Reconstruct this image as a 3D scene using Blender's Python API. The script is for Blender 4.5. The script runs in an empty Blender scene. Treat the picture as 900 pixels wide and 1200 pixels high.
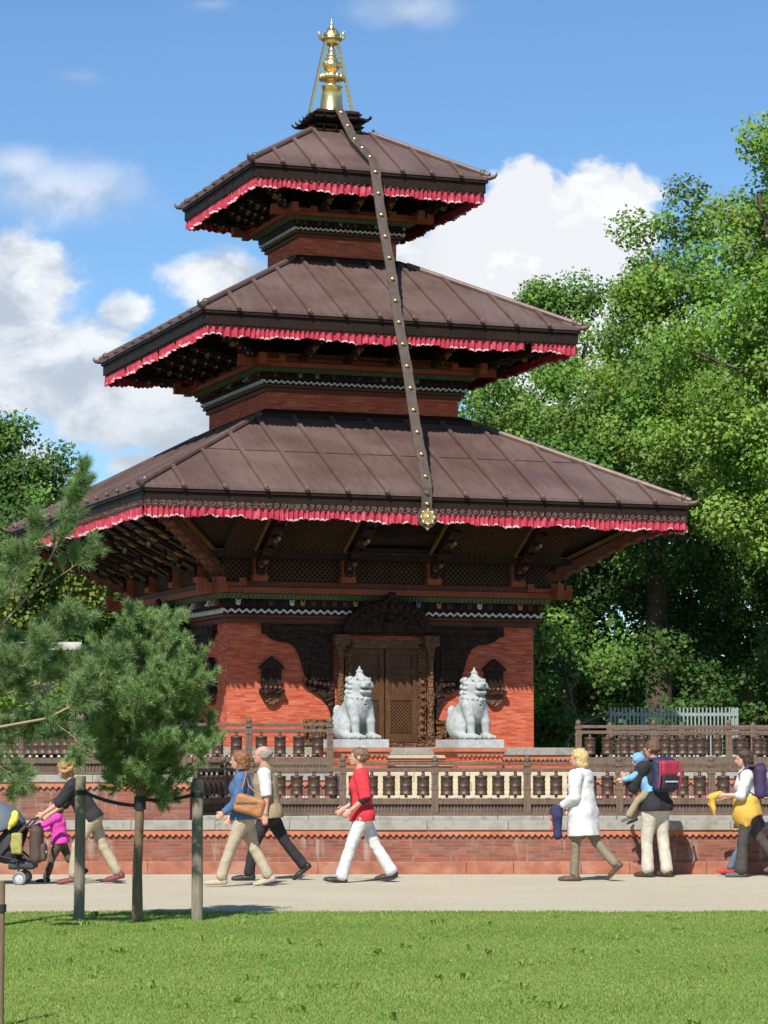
import bpy, math, random
import numpy as np
from mathutils import Vector, Matrix, noise as mnoise

R = math.radians
random.seed(7)
rng = np.random.default_rng(7)
SC = bpy.context.scene
COL = SC.collection

# ------------------------------------------------------------------ camera
F_PX, PITCH, CAM_Z = 3227.0, R(5.024), 1.6      # focal length in pixels of the 900x1200 photo
cam_data = bpy.data.cameras.new('camera')
cam = bpy.data.objects.new('camera', cam_data)
COL.objects.link(cam)
cam.location = (0, 0, CAM_Z)
cam.rotation_euler = (R(90) + PITCH, 0, 0)
cam_data.sensor_fit = 'VERTICAL'
cam_data.sensor_height = 36
cam_data.lens = 36 * F_PX / 1200
cam_data.clip_start = 0.5
cam_data.clip_end = 5000
SC.camera = cam


def at(u, v, y):
    """Point of the place seen at photo position (u, v) when it stands y metres down the view."""
    cp, sp = math.cos(PITCH), math.sin(PITCH)
    a, b = (u - 450) / F_PX, (600 - v) / F_PX
    dx, dy, dz = a, cp - b * sp, sp + b * cp
    t = y / dy
    return Vector((dx * t, y, CAM_Z + dz * t))


# ------------------------------------------------------------------ objects
def tag(o, label=None, cat=None, group=None, kind=None):
    if label: o['label'] = label
    if cat: o['category'] = cat
    if group: o['group'] = group
    if kind: o['kind'] = kind
    return o


def empty(name, loc, rz=0.0):
    o = bpy.data.objects.new(name, None)
    o.location = loc
    o.rotation_euler = (0, 0, rz)
    o.empty_display_size = 0.2
    COL.objects.link(o)
    return o


def link(name, me, parent=None, loc=None, rz=None):
    o = bpy.data.objects.new(name, me)
    COL.objects.link(o)
    if parent is not None: o.parent = parent
    if loc is not None: o.location = loc
    if rz is not None: o.rotation_euler = (0, 0, rz)
    return o


def copy_tree(o, parent=None):
    c = o.copy()
    COL.objects.link(c)
    if parent is not None: c.parent = parent
    for ch in list(o.children): copy_tree(ch, c)
    return c


def np_mesh(name, V, Fs, mats, smooth=False, matidx=None, colors=None):
    """Mesh from an (n,3) array and an (m,k) array of faces."""
    V = np.asarray(V, np.float32); Fs = np.asarray(Fs, np.int32)
    me = bpy.data.meshes.new(name)
    m, k = Fs.shape
    me.vertices.add(len(V)); me.vertices.foreach_set('co', V.ravel())
    me.loops.add(m * k); me.loops.foreach_set('vertex_index', Fs.ravel())
    me.polygons.add(m)
    me.polygons.foreach_set('loop_start', np.arange(0, m * k, k, dtype=np.int32))
    me.polygons.foreach_set('loop_total', np.full(m, k, np.int32))
    if smooth: me.polygons.foreach_set('use_smooth', np.ones(m, bool))
    for mt in (mats if isinstance(mats, (list, tuple)) else [mats]): me.materials.append(mt)
    if matidx is not None: me.polygons.foreach_set('material_index', np.asarray(matidx, np.int32))
    me.update(calc_edges=True)
    if colors is not None:
        at_ = me.color_attributes.new('tint', 'FLOAT_COLOR', 'POINT')
        c4 = np.ones((len(V), 4), np.float32); c4[:, :3] = colors
        at_.data.foreach_set('color', c4.ravel())
    return me


class MB:
    """Collects faces of several materials and links them as one mesh object."""
    def __init__(self):
        self.v, self.f, self.m, self.s = [], [], [], []

    def add(self, vs, fs, mi=0, smooth=False):
        b = len(self.v)
        self.v += [tuple(p) for p in vs]
        for f in fs:
            self.f.append(tuple(i + b for i in f)); self.m.append(mi); self.s.append(smooth)

    def box(self, x0, x1, y0, y1, z0, z1, mi=0, mat=None):
        vs = [(x, y, z) for z in (z0, z1) for y in (y0, y1) for x in (x0, x1)]
        if mat is not None: vs = [mat @ Vector(p) for p in vs]
        self.add(vs, [(0, 2, 3, 1), (4, 5, 7, 6), (0, 1, 5, 4), (2, 6, 7, 3), (0, 4, 6, 2), (1, 3, 7, 5)], mi)

    def beam(self, p, q, w, h, mi=0, up=(0, 0, 1)):
        """rectangular bar from p to q, w across, h along 'up'"""
        p, q = Vector(p), Vector(q)
        d = (q - p); L = d.length
        if L < 1e-6: return
        d /= L
        s = d.cross(Vector(up))
        if s.length < 1e-4: s = d.cross(Vector((1, 0, 0)))
        s.normalize(); t = s.cross(d)
        M = Matrix((( s.x, d.x, t.x, p.x), (s.y, d.y, t.y, p.y), (s.z, d.z, t.z, p.z), (0, 0, 0, 1)))
        self.box(-w / 2, w / 2, 0, L, -h / 2, h / 2, mi, M)

    def tube(self, pts, rad, n=8, mi=0, caps=True, smooth=True):
        pts = [Vector(p) for p in pts]
        if not isinstance(rad, (list, tuple)): rad = [rad] * len(pts)
        vs, fs = [], []
        ref = Vector((0.31, 0.17, 0.93))
        for i, p in enumerate(pts):
            d = (pts[min(i + 1, len(pts) - 1)] - pts[max(i - 1, 0)])
            if d.length < 1e-9: d = Vector((0, 0, 1))
            d.normalize()
            a = d.cross(ref)
            if a.length < 1e-3: a = d.cross(Vector((1, 0, 0)))
            a.normalize(); b = d.cross(a)
            ref = a.cross(d) if i else ref
            for k in range(n):
                w = 2 * math.pi * k / n
                vs.append(p + (a * math.cos(w) + b * math.sin(w)) * rad[i])
        for i in range(len(pts) - 1):
            for k in range(n):
                k2 = (k + 1) % n
                fs.append((i * n + k, i * n + k2, (i + 1) * n + k2, (i + 1) * n + k))
        self.add(vs, fs, mi, smooth)
        if caps:
            self.add(vs[:n], [tuple(range(n))[::-1]], mi); self.add(vs[-n:], [tuple(range(n))], mi)

    def lathe(self, prof, c=(0, 0, 0), n=16, mi=0, smooth=True, squash=None, rot=0.0):
        """prof: (radius, z) from bottom to top; n=4 with rot=45deg gives square stacks"""
        vs, fs = [], []
        for r, z in prof:
            for k in range(n):
                w = rot + 2 * math.pi * k / n
                vs.append((c[0] + r * math.cos(w), c[1] + r * math.sin(w), c[2] + z))
        for i in range(len(prof) - 1):
            for k in range(n):
                k2 = (k + 1) % n
                fs.append((i * n + k, i * n + k2, (i + 1) * n + k2, (i + 1) * n + k))
        self.add(vs, fs, mi, smooth)
        self.add(vs[:n], [tuple(range(n))[::-1]], mi); self.add(vs[-n:], [tuple(range(n))], mi)

    def square(self, prof, mi=0, caps=True):
        """stack of squares: (half width, z) rows joined by four-sided bands"""
        vs, fs = [], []
        for h, z in prof: vs += [(-h, -h, z), (h, -h, z), (h, h, z), (-h, h, z)]
        for i in range(len(prof) - 1):
            for k in range(4):
                k2 = (k + 1) % 4
                fs.append((i * 4 + k, i * 4 + k2, (i + 1) * 4 + k2, (i + 1) * 4 + k))
        self.add(vs, fs, mi)
        if caps:
            self.add(vs[:4], [(3, 2, 1, 0)], mi); self.add(vs[-4:], [(0, 1, 2, 3)], mi)

    def prism(self, poly, y0, y1, mi=0, M=None):
        """polygon given in (x, z), extruded from y0 (front) to y1"""
        n = len(poly)
        vs = [(x, y0, z) for x, z in poly] + [(x, y1, z) for x, z in poly]
        if M is not None: vs = [M @ Vector(p) for p in vs]
        fs = [tuple(range(n)), tuple(range(2 * n - 1, n - 1, -1))]
        fs += [(i, i + n, (i + 1) % n + n, (i + 1) % n) for i in range(n)]
        self.add(vs, fs, mi)

    def ball(self, c, r, n=8, mi=0, sz=1.0):
        prof = [(max(1e-4, r * math.sin(math.pi * i / n)), -r * sz * math.cos(math.pi * i / n)) for i in range(n + 1)]
        self.lathe(prof, c, n + 2, mi)

    def build(self, name, mats, parent=None, off=(0, 0, 0), M=None, loc=None, rz=None, bevel=0.0):
        me = bpy.data.meshes.new(name)
        vs = self.v
        if M is not None: vs = [M @ Vector(p) for p in vs]
        me.from_pydata([(p[0] - off[0], p[1] - off[1], p[2] - off[2]) for p in vs], [], self.f)
        for mt in (mats if isinstance(mats, (list, tuple)) else [mats]): me.materials.append(mt)
        me.polygons.foreach_set('material_index', self.m)
        me.polygons.foreach_set('use_smooth', self.s)
        me.update()
        box_uv(me)
        o = link(name, me, parent, loc, rz)
        if bevel:
            b = o.modifiers.new('bevel', 'BEVEL'); b.width = bevel; b.segments = 2; b.limit_method = 'ANGLE'
        return o


def box_uv(me):
    """UV in metres: along the wall and up, or x, y on level faces"""
    uv = me.uv_layers.new(name='metres')
    n = len(me.loops)
    out = np.zeros((n, 2), np.float32)
    for p in me.polygons:
        nx, ny, nz = p.normal
        for li in p.loop_indices:
            x, y, z = me.vertices[me.loops[li].vertex_index].co
            if abs(nz) > 0.72: out[li] = (x, y)
            else:
                L = math.hypot(nx, ny) or 1
                out[li] = ((-ny * x + nx * y) / L, z)
    uv.data.foreach_set('uv', out.ravel())


# ------------------------------------------------------------------ distance-field modelling
class Field:
    """Smoothly blended round shapes, meshed with surface nets: gives one continuous skin."""
    def __init__(self, lo, hi, h):
        self.lo = np.array(lo, float); self.h = h
        self.n = np.ceil((np.array(hi, float) - self.lo) / h).astype(int) + 1
        self.F = np.full(self.n, 9.0, np.float32)

    def _sub(self, lo, hi, pad):
        a = np.clip(np.floor((np.array(lo) - pad - self.lo) / self.h).astype(int), 0, self.n)
        b = np.clip(np.ceil((np.array(hi) + pad - self.lo) / self.h).astype(int) + 1, 0, self.n)
        sl = tuple(slice(i, j) for i, j in zip(a, b))
        ax = [self.lo[i] + self.h * np.arange(a[i], b[i]) for i in range(3)]
        return sl, ax[0][:, None, None], ax[1][None, :, None], ax[2][None, None, :]

    def _join(self, sl, d, k, op):
        F = self.F[sl]
        if F.size == 0: return
        if op == 'add':
            if k > 0:
                q = np.maximum(k - np.abs(F - d), 0) / k
                self.F[sl] = np.minimum(F, d) - q * q * k * 0.25
            else: self.F[sl] = np.minimum(F, d)
        else:                                        # cut
            d = -d
            if k > 0:
                q = np.maximum(k - np.abs(F - d), 0) / k
                self.F[sl] = np.maximum(F, d) + q * q * k * 0.25
            else: self.F[sl] = np.maximum(F, d)

    def cone(self, a, b, ra, rb, k=0.02, op='add', flat=None):
        """tapered limb from a to b; flat = (axis vector, factor) squeezes it along an axis"""
        a, b = np.array(a, float), np.array(b, float)
        r = max(ra, rb)
        sl, X, Y, Z = self._sub(np.minimum(a, b) - r, np.maximum(a, b) + r, k + 2 * self.h)
        d = b - a; L2 = max(d @ d, 1e-12)
        px, py, pz = X - a[0], Y - a[1], Z - a[2]
        t = np.clip((px * d[0] + py * d[1] + pz * d[2]) / L2, 0, 1)
        qx, qy, qz = px - t * d[0], py - t * d[1], pz - t * d[2]
        if flat is not None:
            ax = np.array(flat[0], float); ax /= np.linalg.norm(ax)
            s = qx * ax[0] + qy * ax[1] + qz * ax[2]
            g = 1 / flat[1] - 1
            qx, qy, qz = qx + ax[0] * s * g, qy + ax[1] * s * g, qz + ax[2] * s * g
        dist = np.sqrt(qx * qx + qy * qy + qz * qz) - (ra + (rb - ra) * t)
        self._join(sl, dist.astype(np.float32), k, op)

    def ell(self, c, r, k=0.02, op='add', rot=None):
        c = np.array(c, float); r = np.array(r, float); m = r.max()
        sl, X, Y, Z = self._sub(c - m, c + m, k + 2 * self.h)
        px, py, pz = X - c[0], Y - c[1], Z - c[2]
        if rot is not None:
            Q = np.array(rot)
            px, py, pz = (Q[0][0] * px + Q[1][0] * py + Q[2][0] * pz, Q[0][1] * px + Q[1][1] * py + Q[2][1] * pz,
                          Q[0][2] * px + Q[1][2] * py + Q[2][2] * pz)
        k0 = np.sqrt((px / r[0]) ** 2 + (py / r[1]) ** 2 + (pz / r[2]) ** 2)
        k1 = np.sqrt((px / r[0] ** 2) ** 2 + (py / r[1] ** 2) ** 2 + (pz / r[2] ** 2) ** 2) + 1e-9
        self._join(sl, (k0 * (k0 - 1) / k1).astype(np.float32), k, op)

    def rbox(self, c, half, rad, k=0.01, op='add', rot=None):
        c = np.array(c, float); hf = np.array(half, float); m = np.linalg.norm(hf)
        sl, X, Y, Z = self._sub(c - m, c + m, k + 2 * self.h)
        px, py, pz = X - c[0], Y - c[1], Z - c[2]
        if rot is not None:
            Q = np.array(rot)
            px, py, pz = (Q[0][0] * px + Q[1][0] * py + Q[2][0] * pz, Q[0][1] * px + Q[1][1] * py + Q[2][1] * pz,
                          Q[0][2] * px + Q[1][2] * py + Q[2][2] * pz)
        qx, qy, qz = np.abs(px) - hf[0] + rad, np.abs(py) - hf[1] + rad, np.abs(pz) - hf[2] + rad
        o = np.sqrt(np.maximum(qx, 0) ** 2 + np.maximum(qy, 0) ** 2 + np.maximum(qz, 0) ** 2)
        d = o + np.minimum(np.maximum(qx, np.maximum(qy, qz)), 0) - rad
        self._join(sl, d.astype(np.float32), k, op)

    def plane(self, p, nrm, k=0.0):
        """keep what lies behind the plane (on the side away from nrm)"""
        nrm = np.array(nrm, float); nrm /= np.linalg.norm(nrm)
        sl, X, Y, Z = self._sub(self.lo, self.lo + self.h * (self.n - 1), 0)
        d = (X - p[0]) * nrm[0] + (Y - p[1]) * nrm[1] + (Z - p[2]) * nrm[2]
        self._join(sl, (-d).astype(np.float32) * np.ones(self.F.shape, np.float32), k, 'cut')

    def ripple(self, amp, freq, seed=0):
        sl, X, Y, Z = self._sub(self.lo, self.lo + self.h * (self.n - 1), 0)
        s = seed * 1.7
        w = np.sin(freq * (X * 0.9 + Y * 0.5 + Z * 0.35) + s + 2 * np.sin(freq * 0.5 * (Z - X) + s))
        w = w + 0.7 * np.sin(freq * 1.7 * (Z * 0.8 - Y * 0.7 + X * 0.2) + 1.3 * s + 1.5 * np.sin(freq * 0.6 * (X + Y)))
        self.F += (amp * 0.6 * w).astype(np.float32)

    def mesh(self):
        F = self.F; h = self.h
        S = F < 0
        nx, ny, nz = F.shape
        corner = [(i, j, k) for i in (0, 1) for j in (0, 1) for k in (0, 1)]
        cnt = sum(S[i:nx - 1 + i, j:ny - 1 + j, k:nz - 1 + k].astype(np.int8) for i, j, k in corner)
        C = np.argwhere((cnt > 0) & (cnt < 8))
        if len(C) == 0: return np.zeros((0, 3)), np.zeros((0, 4), int)
        idx = np.full((nx - 1, ny - 1, nz - 1), -1, np.int32)
        idx[C[:, 0], C[:, 1], C[:, 2]] = np.arange(len(C))
        val = {c: F[C[:, 0] + c[0], C[:, 1] + c[1], C[:, 2] + c[2]] for c in corner}
        acc = np.zeros((len(C), 3)); num = np.zeros(len(C))
        for c in corner:
            for ax in range(3):
                if c[ax]: continue
                d = list(c); d[ax] = 1; d = tuple(d)
                a, b = val[c], val[d]
                hit = (a < 0) != (b < 0)
                t = np.where(hit, a / np.where(hit, a - b, 1), 0)
                p = np.array(c, float)[None, :].repeat(len(C), 0); p[:, ax] = t
                acc += p * hit[:, None]; num += hit
        V = self.lo + h * (C + acc / num[:, None])
        quads = []
        for ax in range(3):
            b_, c_ = (ax + 1) % 3, (ax + 2) % 3
            s0 = [slice(None)] * 3; s1 = [slice(None)] * 3
            s0[ax] = slice(0, -1); s1[ax] = slice(1, None)
            A, B = S[tuple(s0)], S[tuple(s1)]
            E = np.argwhere(A != B)
            E = E[(E[:, b_] > 0) & (E[:, c_] > 0) & (E[:, b_] < F.shape[b_] - 1) & (E[:, c_] < F.shape[c_] - 1)]
            if len(E) == 0: continue
            q = []
            for db, dc in ((1, 1), (0, 1), (0, 0), (1, 0)):
                e = E.copy(); e[:, b_] -= db; e[:, c_] -= dc
                q.append(idx[e[:, 0], e[:, 1], e[:, 2]])
            q = np.stack(q, 1)
            flip = ~A[E[:, 0], E[:, 1], E[:, 2]]
            q[flip] = q[flip][:, ::-1]
            quads.append(q)
        Q = np.concatenate(quads)
        return V, Q[(Q >= 0).all(1)]

    def obj(self, name, mat, parent=None, M=None):
        V, Q = self.mesh()
        if M is not None: V = V @ np.array(M.to_3x3()).T + np.array(M.translation)
        return link(name, np_mesh(name, V, Q, mat, smooth=True), parent)
# ------------------------------------------------------------------ materials
class NT:
    """short-hand for shader nodes"""
    def __init__(self, tree):
        self.t = tree; self.n = tree.nodes; self.l = tree.links

    def new(self, typ, **kw):
        x = self.n.new(typ)
        for k, v in kw.items(): setattr(x, k, v)
        return x

    def put(self, sock, v):
        if isinstance(v, bpy.types.NodeSocket): self.l.new(v, sock)
        elif v is not None: sock.default_value = v

    def math(self, op, a, b=None, c=None, clamp=False):
        x = self.new('ShaderNodeMath', operation=op, use_clamp=clamp)
        self.put(x.inputs[0], a); self.put(x.inputs[1], b); self.put(x.inputs[2], c)
        return x.outputs[0]

    def noise(self, vec, scale, detail=4, rough=0.55, dist=0.0, dim='3D'):
        x = self.new('ShaderNodeTexNoise', noise_dimensions=dim)
        self.put(x.inputs['Vector'], vec)
        x.inputs['Scale'].default_value = scale; x.inputs['Detail'].default_value = detail
        x.inputs['Roughness'].default_value = rough; x.inputs['Distortion'].default_value = dist
        return x.outputs['Fac']

    def ramp(self, fac, stops, interp='LINEAR'):
        x = self.new('ShaderNodeValToRGB'); r = x.color_ramp; r.interpolation = interp
        while len(r.elements) < len(stops): r.elements.new(0.5)
        for e, (p, c) in zip(r.elements, stops):
            e.position = p
            e.color = (c, c, c, 1) if isinstance(c, (int, float)) else (*c, 1)
        self.put(x.inputs[0], fac)
        return x.outputs[0]

    def mix(self, fac, a, b, blend='MIX'):
        x = self.new('ShaderNodeMix', data_type='RGBA', blend_type=blend)
        self.put(x.inputs[0], fac)
        for s, v in ((x.inputs[6], a), (x.inputs[7], b)):
            if isinstance(v, tuple) and len(v) == 3: v = (*v, 1)
            self.put(s, v)
        return x.outputs[2]

    def smooth(self, v, lo, hi, a=0.0, b=1.0):
        x = self.new('ShaderNodeMapRange', interpolation_type='SMOOTHSTEP')
        self.put(x.inputs[0], v)
        for i, q in enumerate((lo, hi, a, b)): x.inputs[i + 1].default_value = q
        return x.outputs[0]

    def bump(self, height, strength=0.3, dist=0.01, normal=None):
        x = self.new('ShaderNodeBump')
        x.inputs['Strength'].default_value = strength; x.inputs['Distance'].default_value = dist
        self.put(x.inputs['Height'], height)
        if normal is not None: self.put(x.inputs['Normal'], normal)
        return x.outputs[0]

    def map(self, vec, scale=(1, 1, 1), loc=(0, 0, 0)):
        x = self.new('ShaderNodeMapping')
        self.put(x.inputs[0], vec); x.inputs['Scale'].default_value = scale; x.inputs['Location'].default_value = loc
        return x.outputs[0]


def new_mat(name):
    m = bpy.data.materials.new(name); m.use_nodes = True
    nt = NT(m.node_tree)
    b = nt.n['Principled BSDF']
    tc = nt.new('ShaderNodeTexCoord')
    return m, nt, b, tc


def plain(name, c, rough=0.7, var=0.18, scale=6.0, bump=0.15, bdist=0.01, metal=0.0, c2=None, stretch=(1, 1, 1), spec=None, fine=40):
    """One colour that varies a little with two sizes of noise, and a fine relief."""
    m, nt, b, tc = new_mat(name)
    v = nt.map(tc.outputs['Object'], stretch)
    n1 = nt.noise(v, scale, 5, 0.6)
    n2 = nt.noise(v, fine, 3, 0.6)
    lo = tuple(x * (1 - var) for x in c); hi = tuple(min(1, x * (1 + var)) for x in c)
    col = nt.ramp(n1, [(0.3, lo), (0.7, hi)])
    if c2 is not None: col = nt.mix(nt.smooth(n1, 0.5, 0.68), col, c2)
    col = nt.mix(nt.math('MULTIPLY', n2, var), col, tuple(x * 0.6 for x in c))
    nt.put(b.inputs['Base Color'], col)
    b.inputs['Roughness'].default_value = rough; b.inputs['Metallic'].default_value = metal
    if spec is not None: b.inputs['Specular IOR Level'].default_value = spec
    if bump: nt.put(b.inputs['Normal'], nt.bump(nt.math('ADD', n1, nt.math('MULTIPLY', n2, 0.5)), bump, bdist))
    return m


def brick(name, cols, mortar, w=0.24, hgt=0.055, gap=0.006, stain=None, stain_amt=0.0, rough=0.85, patch=None, streak=0.0):
    m, nt, b, tc = new_mat(name)
    uv = nt.new('ShaderNodeUVMap', uv_map='metres').outputs[0]
    wob = nt.noise(uv, 3.0, 2)
    br = nt.new('ShaderNodeTexBrick'); br.offset = 0.5
    nt.put(br.inputs['Vector'], uv)
    br.inputs['Color1'].default_value = (0, 0, 0, 1); br.inputs['Color2'].default_value = (1, 1, 1, 1)
    br.inputs['Mortar'].default_value = (0.5, 0.5, 0.5, 1)
    br.inputs['Scale'].default_value = 1; br.inputs['Mortar Size'].default_value = gap
    br.inputs['Mortar Smooth'].default_value = 0.3; br.inputs['Bias'].default_value = 0
    br.inputs['Brick Width'].default_value = w; br.inputs['Row Height'].default_value = hgt
    k = len(cols)
    col = nt.ramp(br.outputs['Color'], [((i + 0.5) / k, c) for i, c in enumerate(cols)])
    big = nt.noise(uv, 1.1, 5, 0.6)
    fine = nt.noise(uv, 60, 3, 0.6)
    col = nt.mix(nt.math('MULTIPLY', nt.smooth(big, 0.4, 0.75), 0.45), col, patch or tuple(x * 0.6 for x in cols[0]))
    col = nt.mix(nt.math('MULTIPLY', fine, 0.3), col, tuple(x * 0.5 for x in cols[0]))
    col = nt.mix(br.outputs['Fac'], col, mortar)
    if streak:
        st_ = nt.noise(nt.map(uv, (2.2, 26, 1)), 1.6, 5, 0.7)
        col = nt.mix(nt.math('MULTIPLY', nt.smooth(st_, 0.45, 0.72), streak), col, tuple(x * 0.62 for x in cols[-1]))
        col = nt.mix(nt.math('MULTIPLY', nt.smooth(st_, 0.5, 0.3), streak * .8), col, tuple(min(1, x * 1.12) for x in cols[2]))
    if stain is not None:
        sv = nt.map(uv, (3.2, 0.45, 1))
        s = nt.math('MULTIPLY', nt.smooth(nt.noise(sv, 2.2, 6, 0.65), 0.53, 0.72), stain_amt)
        col = nt.mix(s, col, stain)
        s2 = nt.math('MULTIPLY', nt.smooth(nt.noise(nt.map(uv, (1, 1, 1), (5, 3, 0)), 2.8, 6, 0.7), 0.5, 0.7), 0.5)
        col = nt.mix(s2, col, tuple(x * 0.55 for x in cols[-1]))
    nt.put(b.inputs['Base Color'], col); b.inputs['Roughness'].default_value = rough
    b.inputs['Specular IOR Level'].default_value = 0.2
    hgt_ = nt.math('SUBTRACT', nt.math('MULTIPLY', nt.noise(uv, 25, 4), 0.5), br.outputs['Fac'])
    nt.put(b.inputs['Normal'], nt.bump(hgt_, 0.5, 0.006))
    return m


def wood(name, c, c2, rough=0.6, bump=0.4, carve=0.0, carve_scale=14.0):
    """weathered wood; carve > 0 adds chiselled relief"""
    m, nt, b, tc = new_mat(name)
    o = tc.outputs['Object']
    g = nt.noise(nt.map(o, (9, 9, 1.2)), 4, 5, 0.6, 0.6)
    g2 = nt.noise(o, 2.5, 4)
    col = nt.ramp(g, [(0.3, c), (0.72, c2)])
    col = nt.mix(nt.math('MULTIPLY', nt.smooth(g2, 0.45, 0.75), 0.5), col, tuple(x * 0.55 for x in c))
    hgt = g
    if carve:
        vo = nt.new('ShaderNodeTexVoronoi', feature='SMOOTH_F1')
        nt.put(vo.inputs['Vector'], nt.map(o, (1, 1, 1)))
        vo.inputs['Scale'].default_value = carve_scale
        wv = nt.new('ShaderNodeTexWave', wave_type='RINGS')
        nt.put(wv.inputs['Vector'], o); wv.inputs['Scale'].default_value = carve_scale * 0.35
        wv.inputs['Distortion'].default_value = 9; wv.inputs['Detail'].default_value = 2
        hgt = nt.math('ADD', nt.math('MULTIPLY', vo.outputs['Distance'], 1.2), nt.math('MULTIPLY', wv.outputs['Fac'], 0.6))
        nt.put(b.inputs['Normal'], nt.bump(hgt, carve, 0.035))
    else:
        nt.put(b.inputs['Normal'], nt.bump(hgt, bump, 0.006))
    nt.put(b.inputs['Base Color'], col); b.inputs['Roughness'].default_value = rough
    b.inputs['Specular IOR Level'].default_value = 0.12
    return m


def leaf_mat(name, trans=0.35, rough=0.55, gain=1.0):
    m, nt, b, tc = new_mat(name)
    a = nt.new('ShaderNodeVertexColor', layer_name='tint')
    col = nt.mix(1.0, a.outputs['Color'], (gain, gain, gain), 'MULTIPLY')
    nt.put(b.inputs['Base Color'], col); b.inputs['Roughness'].default_value = rough
    b.inputs['Specular IOR Level'].default_value = 0.3
    tr = nt.new('ShaderNodeBsdfTranslucent')
    nt.put(tr.inputs['Color'], nt.mix(1.0, col, (1.25, 1.2, 0.5), 'MULTIPLY'))
    mx = nt.new('ShaderNodeMixShader'); mx.inputs[0].default_value = trans
    out = nt.n['Material Output']
    nt.l.new(b.outputs[0], mx.inputs[1]); nt.l.new(tr.outputs[0], mx.inputs[2]); nt.l.new(mx.outputs[0], out.inputs[0])
    return m


M = {}
M['brick_temple'] = brick('temple_brick', [(.50, .098, .045), (.60, .135, .066), (.66, .20, .11), (.52, .09, .04), (.58, .17, .10), (.42, .07, .036)], (.42, .12, .07), w=0.19, hgt=0.040, gap=0.003,
                          patch=(.44, .07, .032), streak=.72)
M['brick_terrace'] = brick('terrace_brick', [(.22, .068, .044), (.32, .090, .054), (.30, .15, .11), (.16, .06, .045), (.37, .105, .06), (.20, .11, .085)], (.22, .14, .105), w=0.20, hgt=0.046, gap=0.005,
                           stain=(.40, .34, .29), stain_amt=0.6, patch=(.36, .13, .07), streak=.5)
M['terracotta'] = plain('terracotta', (.46, .15, .075), 0.8, 0.22, 5, 0.3, 0.008, c2=(.40, .20, .13))
M['terracotta_pale'] = plain('weathered_terracotta', (.36, .135, .08), 0.88, 0.4, 3.2, 0.8, 0.014, c2=(.34, .22, .155), fine=26)
M['capstone'] = plain('grey_capstone', (.33, .31, .265), 0.85, 0.35, 5, 0.6, 0.014, c2=(.20, .20, .165), fine=55)
M['step_stone'] = plain('cream_sandstone', (.52, .44, .30), 0.85, 0.25, 3, 0.4, 0.01, c2=(.42, .33, .2))
M['paving'] = brick('terrace_paving', [(.36, .3, .24), (.42, .36, .29), (.3, .25, .2)], (.2, .17, .14), w=0.4, hgt=0.4, gap=0.01)
M['lion_stone'] = plain('pale_granite', (.39, .415, .40), 0.8, 0.25, 9, 0.9, 0.02, c2=(.27, .29, .28), fine=70)
M['slab_stone'] = plain('granite_slab', (.42, .43, .42), 0.8, 0.22, 9, 0.4, 0.008, fine=110)
M['rail_wood'] = wood('weathered_rail_wood', (.105, .072, .052), (.185, .135, .10), 0.75)
M['wheel_metal'] = plain('prayer_wheel_copper', (.085, .050, .034), 0.5, 0.4, 14, 0.5, 0.01, metal=0.35, c2=(.13, .085, .055))
M['wheel_cap'] = plain('wheel_hub_wood', (.17, .11, .075), 0.7, 0.3, 12, 0.2)
M['dark_wood'] = wood('dark_carved_wood', (.022, .012, .009), (.046, .025, .017), 0.6, carve=0.9, carve_scale=16)
M['beam_wood'] = wood('dark_beam_wood', (.015, .009, .007), (.032, .019, .013), 0.6)
M['door_wood'] = wood('brown_door_wood', (.072, .034, .017), (.13, .064, .031), 0.55)
M['door_carved'] = wood('carved_door_wood', (.10, .05, .025), (.19, .095, .048), 0.55, carve=0.9, carve_scale=22)
M['red_wood'] = wood('red_stained_wood', (.20, .050, .024), (.30, .080, .036), 0.6)
M['brown_red'] = wood('brown_red_beam', (.085, .032, .02), (.14, .05, .03), 0.6)
M['gold_wood'] = wood('ochre_painted_wood', (.10, .050, .016), (.20, .105, .03), 0.55, carve=0.5, carve_scale=30)
M['green_paint'] = plain('green_frieze_paint', (.05, .085, .025), 0.6, 0.25, 10)
M['white_paint'] = plain('cream_trim_paint', (.55, .52, .46), 0.6, 0.2, 10)
M['blue_paint'] = plain('slate_blue_paint', (.16, .19, .22), 0.6, 0.2, 10)
M['orange_paint'] = plain('orange_head_paint', (.42, .17, .06), 0.6, 0.25, 10)
M['gold'] = plain('gilded_metal', (.95, .68, .30), 0.30, 0.08, 12, 0.12, 0.006, metal=1.0)
M['brass'] = plain('aged_brass', (.15, .10, .052), 0.6, 0.25, 20, 0.2, 0.005, metal=0.3)
M['lattice_wood'] = wood('dark_lattice_wood', (.050, .028, .013), (.085, .048, .023), 0.6)
M['ribbon'] = plain('bronze_ribbon', (.12, .09, .07), 0.5, 0.25, 9, 0.2, 0.005, metal=0.4)
M['red_cloth'] = plain('red_valance_cloth', (.43, .028, .055), 0.85, 0.35, 5, 0.0, c2=(.52, .09, .12))
M['white_cloth'] = plain('white_hem_cloth', (.56, .36, .38), 0.85, 0.12, 8, 0.0)
M['lace'] = wood('pierced_valance_trim', (.06, .035, .03), (.20, .12, .10), 0.6, carve=0.8, carve_scale=34)
M['galvanised'] = plain('galvanised_steel', (.30, .35, .33), 0.5, 0.12, 6, 0.1, metal=0.3)
M['bark'] = wood('tree_bark', (.07, .052, .037), (.14, .105, .075), 0.9, bump=0.9)
M['pine_bark'] = wood('pine_bark', (.13, .085, .05), (.22, .16, .105), 0.9, bump=0.9)
M['twig'] = plain('pale_twig', (.30, .22, .14), 0.85, 0.2, 20, 0.3)
M['stake'] = wood('grey_stake_wood', (.17, .145, .105), (.28, .245, .185), 0.85, bump=0.8)
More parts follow.
